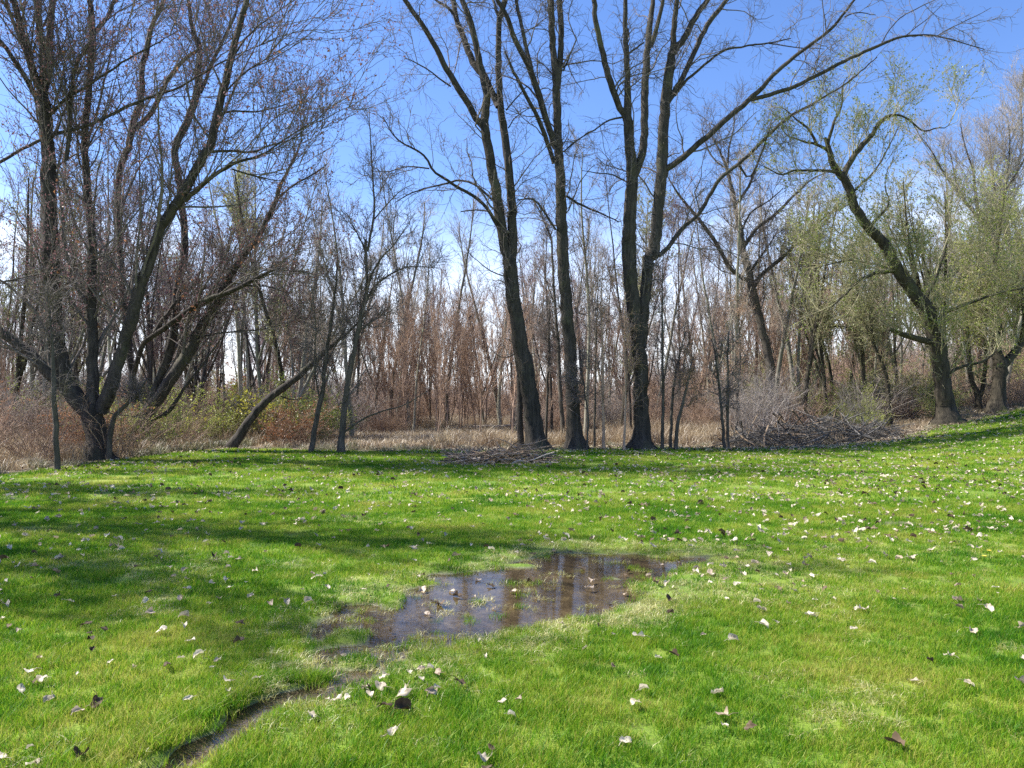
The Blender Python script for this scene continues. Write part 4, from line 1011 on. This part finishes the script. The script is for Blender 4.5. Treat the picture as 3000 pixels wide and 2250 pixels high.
# ------------------------------------------------------------------ generated trees: a few kinds, many individuals
def tree_kind(seed, Hh, r0, bark, twig, nb=34, n2=240, n3=1500, L=(2.2, 0.9, 0.45), t0=0.3, up=0.35, wob=0.035, fork=0, leaf=None, ang=0.7, rmin=0.008):
    r = np.random.default_rng(seed)
    k = 16
    def stem(p, d, ln, ra):
        P = [np.array(p, float)]
        d = np.array(d, float)
        for q in range(k - 1):
            d = unit(d + r.normal(size=3) * wob * np.array([1, 1, 0.2]) + np.array([0, 0, 0.03]))
            P.append(P[-1] + d * ln / (k - 1))
        return np.array(P), ra * np.linspace(1, 0.12, k) ** 0.8
    P, R = stem((0, 0, -0.1), (r.normal() * 0.06, r.normal() * 0.06, 1), Hh, r0)
    SP, SR = [P], [R]
    for f in range(fork):
        j = r.integers(3, 8)
        a = r.random() * 6.28
        p2, r2 = stem(P[j], (0.4 * math.cos(a), 0.4 * math.sin(a), 1), Hh * (1 - j / k) * 0.95, R[j] * 0.75)
        SP.append(p2); SR.append(r2)
    SP, SR = np.array(SP), np.array(SR)
    g = Geo()
    R_ = SR.copy(); R_[0, 0] *= 1.35
    tubes(g, SP, R_, 6)
    tm = g.mesh('trunk', bark)
    g = Geo()
    P1, R1 = grow(r, SP, SR, nb, L[0], ang, up, 6, 0.13, 0.06, 0.4, rmin * 1.3, t0, None, 0.35)
    tubes(g, P1, R1, 4)
    P2, R2 = grow(r, np.concatenate([P1]), R1, n2, L[1], 0.7, up * 0.7, 5, 0.17, 0.04, 0.6, rmin, 0.1, None, 0.5)
    tubes(g, P2, R2, 3)
    P3, R3 = grow(r, P2, R2, n3, L[2], 0.75, up * 0.5, 3, 0.2, 0.02, 0.7, rmin * 0.8, 0.05, None, 0.6)
    tubes(g, P3, R3, 3)
    parts = [('trunk', tm), ('crown', g.mesh('crown', twig))]
    if leaf:
        g = Geo()
        flecks(g, r, np.concatenate([along(r, P3, leaf[1]), along(r, P2, leaf[1] // 3, 0.3)]), leaf[2])
        parts.append(('leaves', g.mesh('leaves', leaf[0], False)))
    return parts

def plant(name, parts, x, y, rz, s, sz=None, **props):
    root = obj(name, None, loc=(x, y, float(height(x, y)) - 0.03), **props)
    tl = 0.045 if rz % 1.0 > 0.12 else 0.28
    root.rotation_euler = (tl * math.sin(rz * 7), tl * math.cos(rz * 13), rz) if parts[0][0] == 'trunk' and s != 1.0 else (0, 0, rz)
    root.scale = (s, s, sz or s)
    cr_ = None
    for nm, me in parts:
        o = obj(nm, me, cr_ if (nm == 'leaves' and cr_) else root)
        if nm == 'crown':
            cr_ = o
        if nm == 'leaves':
            o['kind'] = 'stuff'
    return root

bare = dict(nb=26, n2=150, n3=520, up=0.5, ang=0.55, rmin=0.009)
grey_k = [tree_kind(100 + q, 12.5, 0.085 + 0.02 * (q % 3), M['sapling'], M['twig_grey'] if q % 2 else M['twig_pale'], fork=q % 2, **bare) for q in range(5)]
purp_k = [tree_kind(110 + q, 11.5, 0.08, M['maple'], M['twig_purple'], nb=34, n2=200, n3=800, fork=1, up=0.4, leaf=(M['bud'], 500, 0.06)) for q in range(2)]
green_k = [tree_kind(120 + q, 10.5, 0.12, M['willow'], M['twig_olive'], nb=36, n2=220, n3=900, L=(2.4, 1.1, 0.5), t0=0.15, fork=2, up=0.4, leaf=(M['pale_leaf'], 2200, 0.075)) for q in range(3)]
rust_k = [tree_kind(130 + q, 6.8, 0.04, M['rusty'], M['rusty'], nb=40, n2=190, n3=600, L=(1.5, 0.7, 0.4), t0=0.06, fork=5, up=0.6, ang=0.42, rmin=0.008) for q in range(4)]

def thicket_kind(seed, h, rad, mat, ns=42, n2=300, n3=900, lean=0.5, leaf=None, rs=0.012):
    r = np.random.default_rng(seed)
    k = 7
    a = r.random(ns) * 6.283
    rr = rad * 0.45 * np.sqrt(r.random(ns))
    P = np.zeros((ns, k, 3))
    P[:, 0] = np.stack([rr * np.cos(a), rr * np.sin(a), np.full(ns, -0.05)], 1)
    d = unit(np.stack([np.cos(a) * lean * r.random(ns), np.sin(a) * lean * r.random(ns), np.ones(ns)], 1) + r.normal(size=(ns, 3)) * 0.2)
    ln = h * (0.45 + 0.6 * r.random(ns))
    for q in range(1, k):
        P[:, q] = P[:, q - 1] + d * (ln / (k - 1))[:, None]
        d = unit(d + r.normal(size=(ns, 3)) * 0.16 + np.stack([np.cos(a), np.sin(a), -0.4 + 0 * a], 1) * 0.07 * lean)
    R = (rs * (0.6 + 0.8 * r.random(ns)))[:, None] * np.linspace(1, 0.4, k)
    g = Geo()
    tubes(g, P, R, 4)
    stems = g.mesh('stems', mat)
    g = Geo()
    P2, R2 = grow(r, P, R, n2, h * 0.32, 0.8, 0.25, 5, 0.2, 0.0, 0.6, 0.006, 0.15)
    tubes(g, P2, R2, 3)
    P3, R3 = grow(r, P2, R2, n3, h * 0.15, 0.8, 0.1, 3, 0.2, 0.0, 0.7, 0.005, 0.05)
    tubes(g, P3, R3, 3)
    parts = [('stems', stems), ('crown', g.mesh('crown', mat))]
    if leaf:
        g = Geo()
        flecks(g, r, np.concatenate([along(r, P3, leaf[1]), along(r, P2, leaf[1] // 3, 0.3)]), leaf[2])
        parts.append(('leaves', g.mesh('leaves', leaf[0], False)))
    return parts
brown_sh = [thicket_kind(140 + q, 2.3, 1.3, M['rusty'], lean=0.9) for q in range(4)]
grey_sh = [thicket_kind(150 + q, 3.0, 1.3, M['twig_grey'], ns=34, lean=0.6) for q in range(3)]
green_sh = [thicket_kind(160 + q, 2.6, 1.4, M['twig_olive'], ns=34, lean=0.7, leaf=(M['willow_leaf'], 2600, 0.06)) for q in range(2)]
rleaf_sh = [thicket_kind(170, 2.6, 1.4, M['rusty'], ns=30, lean=0.8, leaf=(M['rust_leaf'], 1500, 0.08))]
yellow_sh = thicket_kind(180, 2.3, 1.5, M['twig_olive'], ns=18, n2=130, n3=420, lean=0.7, leaf=(M['yellow_leaf'], 900, 0.085))

rng = np.random.default_rng(77)
def jitter_rows(d0, d1, step, side=3.0):
    """positions in staggered rows between two distances"""
    out = []
    y = d0
    while y < d1:
        x = -(0.70 * y + side)
        while x < 0.70 * y + side:
            out.append((x + rng.normal() * step * 0.4, y + rng.normal() * step * 0.35))
            x += step * (0.7 + 0.6 * rng.random())
        y += step * 0.9
    return out
def ahead_px(x, y):
    return CXP + F_PX * x / y
PLANTED = []
GAPS = [(-9e9, 0, 'beyond the left side'), (0, 300, 'behind the huge maple'), (300, 640, 'behind the leaning maple clump'), (640, 960, 'behind the leaning bare trunk'), (960, 1130, 'behind the two slender trees'),
        (1130, 1500, 'left of the leaning cottonwood'), (1500, 1680, 'between leaning and straight cottonwoods'), (1680, 1880, 'between straight and forked cottonwoods'),
        (1880, 2250, 'between forked cottonwood and spreading tree'), (2250, 2500, 'right of the spreading tree'), (2500, 2780, 'behind the crooked willow'), (2780, 3000, 'behind the mossy willow'), (3000, 9e9, 'beyond the right side')]
ORD = 'first second third fourth fifth sixth seventh eighth ninth tenth eleventh twelfth thirteenth fourteenth fifteenth sixteenth seventeenth eighteenth nineteenth twentieth'.split()
def label_planted():
    rows = {}
    for (o, what, px, y, cuts) in PLANTED:
        gap = next(g for (a, b, g) in GAPS if a <= px < b)
        row = 'near row' if y < cuts[0] else 'middle row' if y < cuts[1] else 'far row'
        rows.setdefault((what, row, gap), []).append((px, o))
    for (what, row, gap), lst in rows.items():
        lst.sort(key=lambda q: q[0])
        for q, (px, o) in enumerate(lst):
            o['label'] = '%s, %s %s' % (what, row, gap) + ('' if len(lst) == 1 else ', %s from left' % (ORD[q] if q < 20 else 'last'))
nw = 0
for (x, y) in jitter_rows(31, 48, 2.55) + jitter_rows(50, 100, 5.2):
    px = ahead_px(x, y)
    if y < edge_y(x) + 3.5 or (y < 39 and 1080 < px < 2200 and rng.random() < 0.7):
        continue
    if y < 41 and 1050 < px < 2100 and rng.random() < 0.35:
        continue
    u = rng.random()
    if px > 2250:
        kd, nm, lab, gp = (green_k[rng.integers(3)], 'leafing_tree', 'pale green leafing tree in the wood on the right', 'leafing trees in the wood') if u < 0.36 else \
                          (grey_k[rng.integers(5)], 'bare_tree', 'thin bare grey tree in the wood behind the willows', 'bare grey trees behind the willows')
        s = rng.uniform(0.7, 1.0)
    elif px < 800:
        kd, nm, lab, gp = (purp_k[rng.integers(2)], 'bare_tree', 'thin purplish bare tree in the wood behind the maples', 'purplish bare trees behind the maples') if u < 0.4 else \
                          (green_k[rng.integers(3)], 'leafing_tree', 'pale green leafing tree in the wood behind the maples', 'leafing trees behind the maples') if u < 0.5 else \
                          (grey_k[rng.integers(5)], 'bare_tree', 'thin bare grey tree in the wood behind the maples', 'bare grey trees behind the maples')
        s = rng.uniform(0.8, 1.1)
    else:
        kd, nm, lab, gp = (grey_k[rng.integers(5)], 'bare_tree', 'thin bare grey tree in the wood behind the cottonwoods', 'bare grey trees behind the cottonwoods') if u < 0.72 else \
                          (green_k[rng.integers(3)], 'leafing_tree', 'pale green leafing tree in the wood behind the cottonwoods', 'leafing trees behind the cottonwoods') if u < 0.84 else \
                          (purp_k[rng.integers(2)], 'bare_tree', 'thin purplish bare tree in the wood behind the cottonwoods', 'purplish bare trees behind the cottonwoods')
        s = rng.uniform(0.75, 1.05)
    if y > 50: s *= 1.05
    PLANTED.append((plant(nm, kd, x, y, rng.random() * 6.283, s, s * rng.uniform(0.9, 1.1), label=lab, category='tree', group=gp), lab.split(' in the wood')[0], px, y, (40, 62)))
    nw += 1
# rusty saplings in front of the grey wood
for (x, y) in jitter_rows(34, 47, 1.75):
    px = ahead_px(x, y)
    dens = 1.0 if 1080 < px < 1600 else 0.4 if 1600 <= px < 2400 else 0.15
    if y < 37.5 and 1050 < px < 2250:
        dens *= 0.35
    if rng.random() > dens or y < edge_y(x) + 3:
        continue
    side = 'left of the leaning cottonwood' if px < 1520 else 'behind and right of the cottonwoods'
    PLANTED.append((plant('rusty_sapling', rust_k[rng.integers(4)], x, y, rng.random() * 6.283, rng.uniform(0.75, 1.1), label='rust-brown bare sapling', category='sapling', group='rust-brown saplings ' + side), 'rust-brown bare sapling', px, y, (39, 43)))
# shrubs of the wood edge
for (x, y) in jitter_rows(15, 33, 1.7, 2.0) + jitter_rows(33, 44, 2.6) + jitter_rows(46, 110, 5.6):
    px = ahead_px(x, y)
    e = edge_y(x)
    if y < e + 1.1 or (6.8 < x < 13.4 and y < 27.4):
        continue
    clear = 950 < px < 2170
    if clear and y < 46 and (y < 34 or rng.random() < 0.6):
        continue
    if x < -10 and y < 24 and rng.random() < 0.45:
        continue
    u = rng.random()
    if px < 950:
        kd, nm, lab = (brown_sh[rng.integers(4)], 'brown_shrub', 'tangled brown shrub under the maples on the left') if u < 0.48 else (grey_sh[rng.integers(3)], 'grey_shrub', 'bare grey shrub under the maples on the left') if u < 0.72 else \
                      (rleaf_sh[0], 'rust_leaved_shrub', 'shrub with clinging rust leaves under the maples on the left') if u < 0.84 else (green_sh[rng.integers(2)], 'leafy_shrub', 'shrub with small green leaves under the maples on the left')
    elif clear:
        kd, nm, lab = (brown_sh[rng.integers(4)], 'brown_shrub', 'low brown shrub at the far side of the tan clearing') if u < 0.7 else (grey_sh[rng.integers(3)], 'grey_shrub', 'low grey shrub at the far side of the tan clearing')
    else:
        kd, nm, lab = (brown_sh[rng.integers(4)], 'brown_shrub', 'tangled brown shrub around the right brush pile and willows') if u < 0.55 else (grey_sh[rng.integers(3)], 'grey_shrub', 'bare grey shrub around the right brush pile and willows') if u < 0.75 or x < 12.5 else \
                      (green_sh[rng.integers(2)], 'leafy_shrub', 'leafy green shrub around the right brush pile and willows')
    PLANTED.append((plant(nm, kd, x, y, rng.random() * 6.283, rng.uniform(0.6, 1.05) * (0.7 if y < e + 3 else 1 if y < 46 else 2.0), label=lab, category='shrub', group=nm.replace('_', ' ') + 's ' + lab.split(' shrub ')[-1]),
                    {'brown_shrub': 'tangled brown shrub', 'grey_shrub': 'bare grey shrub', 'rust_leaved_shrub': 'rust-leaved shrub', 'leafy_shrub': 'small-leaved green shrub'}[nm], px, y, (27, 45)))
label_planted()
plant('yellow_leaved_shrub', yellow_sh, -9.6, 28.6, 0.6, 1.05, label='shrub with yellow-green spring leaves beside the leaning trunk', category='shrub')
# two more trees stand outside the picture on the left; their shadows lie across the lawn
shade_k = tree_kind(190, 15.0, 0.24, M['maple'], M['twig_purple'], nb=84, n2=560, n3=1700, L=(3.4, 1.5, 0.7), t0=0.3, fork=6, up=0.4, leaf=(M['bud'], 3000, 0.08), rmin=0.018)
plant('maple_tree', shade_k, -13.8, 11.0, 0.4, 1.0, label='budding maple beyond the left side, shading the front lawn', category='tree')
plant('maple_tree', shade_k, -19.5, 16.2, 2.3, 0.95, label='budding maple beyond the left side, farther from the puddle', category='tree')

# ------------------------------------------------------------------ brush piles and logs
def stick_kind(seed, mat, L=1.0, r0=0.014, forks=2):
    r = np.random.default_rng(seed)
    k = 6
    P = np.zeros((1, k, 3)); d = np.array([1.0, 0, 0])
    P[0, 0] = (-L / 2, 0, 0)
    for q in range(1, k):
        P[0, q] = P[0, q - 1] + d * L / (k - 1)
        d = unit(d + r.normal(size=3) * 0.14)
    R = np.full((1, k), r0) * np.linspace(1, 0.45, k)
    g = Geo(); tubes(g, P, R, 5, cap=True)
    if forks:
        P2, R2 = grow(r, P, R, forks, L * 0.45, 0.7, 0.0, 4, 0.12, 0, 0.7, 0.005, 0.3)
        tubes(g, P2, R2, 4, cap=True)
    return g.mesh('stick', mat)
def brush_pile(label, cx_, cy_, rx, ry, h, n, mats, seed, lens, core_mat, n_core, spread=0.5, r0=0.013, nleaf=250):
    r = np.random.default_rng(seed)
    z0 = float(height(cx_, cy_))
    root = obj('brush_pile', None, loc=(cx_, cy_, z0), label=label, category='brush pile')
    kinds = [stick_kind(seed * 50 + q, mats[q % len(mats)], lens[q % len(lens)], r0 * (0.6 + 0.8 * r.random()), r.integers(0, 4)) for q in range(14)]
    def spot(top):
        a = r.random() * 6.283; q = math.sqrt(r.random())
        x, y = rx * q * math.cos(a), ry * q * math.sin(a)
        hz = h * max(0.0, 1 - q ** 2) ** 0.8 * (0.35 + 1.3 * noise2(cx_ + x, cy_ + y, 1.1))
        zz = float(height(cx_ + x, cy_ + y)) - z0
        return x, y, zz + hz * (1 if top else r.random()) + 0.015
    for q in range(n):
        x, y, z = spot(r.random() < 0.6)
        o = obj('stick', kinds[r.integers(14)], root, (x, y, z))
        o.rotation_euler = (r.normal() * 0.3, r.normal() * 0.28 * spread * 2, r.normal() * 0.75 + (math.pi if r.random() < 0.5 else 0))
        s = r.uniform(0.6, 1.15); o.scale = (s, s, s)
    N = n_core
    P = np.zeros((N, 4, 3))
    for q in range(N):
        x, y, z = spot(False)
        d = unit(np.array([r.normal(), r.normal() * 0.6, r.normal() * 0.35]))
        L = r.uniform(0.2, 0.75)
        for w in range(4):
            P[q, w] = (x, y, z) + d * L * (w / 3 - 0.5) + r.normal(size=3) * 0.02
    zg = height(cx_ + P[..., 0], cy_ + P[..., 1]) - z0
    P[..., 2] = np.maximum(P[..., 2], zg + 0.005)
    g = Geo(); tubes(g, P, np.full((N, 4), 0.006) * (0.6 + 0.9 * r.random((N, 1))), 3)
    obj('small_twigs', g.mesh('small_twigs', core_mat), root, kind='stuff')
    V = np.stack([r.normal(size=nleaf) * rx * 0.55, r.normal(size=nleaf) * ry * 0.6, np.zeros(nleaf)], 1)
    V[:, 2] = height(cx_ + V[:, 0], cy_ + V[:, 1]) - z0 + 0.03 + 0.5 * h * r.random(nleaf) * np.maximum(0, 1 - (V[:, 0] / rx) ** 2 - (V[:, 1] / ry) ** 2)
    g = Geo(); flecks(g, r, V, 0.09, 0.6)
    obj('dead_leaves', g.mesh('dead_leaves', M['leaf_tan'], False), root, kind='stuff')
    return root
cpx = on_ground(1465, 1358)
brush_pile('low pile of tan sticks and twigs on the lawn before the leaning cottonwood', cpx[0], cpx[1] + 0.3, 1.3, 0.85, 0.5, 130, [M['stick'], M['stick'], M['stick_dark'], M['twig_pale']], 21, (0.9, 1.5, 0.7, 1.2), M['stick'], 160, 0.4, 0.017, 650)
brush_pile('large grey brush pile of tangled branches between sapling trio and crooked willow', 9.9, 25.6, 3.0, 1.2, 0.74, 260, [M['stick_dark'], M['stick_dark'], M['stick_dark'], M['stick']], 22, (1.2, 1.8, 0.9, 1.5), M['stick_dark'], 1100, 1.0, 0.024)

def log(name, label, a, b, r0, mat, cat='log'):
    a, b = np.array(a, float), np.array(b, float)
    r = np.random.default_rng(int(abs(a[0] * 100)) + 3)
    k = 9
    f = np.linspace(0, 1, k)[:, None]
    P = a * (1 - f) + b * f + r.normal(size=(k, 3)) * r0 * 0.12
    P[:, 2] = height(P[:, 0], P[:, 1]) + r0 * 0.8 + (P[:, 2])
    g = Geo()
    tubes(g, P[None], r0 * np.linspace(1, 0.8, k)[None], 9, 1 + 0.06 * r.normal(size=(1, 1, 9)), cap=True)
    me = g.mesh(name, mat, origin=P[0])
    return obj(name, me, loc=P[0], label=label, category=cat)
log('fallen_log', 'pale barkless log lying across the tan clearing', (-2.2, 42.0, 0.05), (1.0, 43.0, 0.15), 0.10, M['log'])
log('fallen_log', 'dark fallen log behind the sapling trio in the dry grass', (6.6, 28.8, 0.05), (9.2, 27.4, 0.15), 0.09, M['maple'])
print('background trees', nw, 'objects', len(bpy.data.objects))
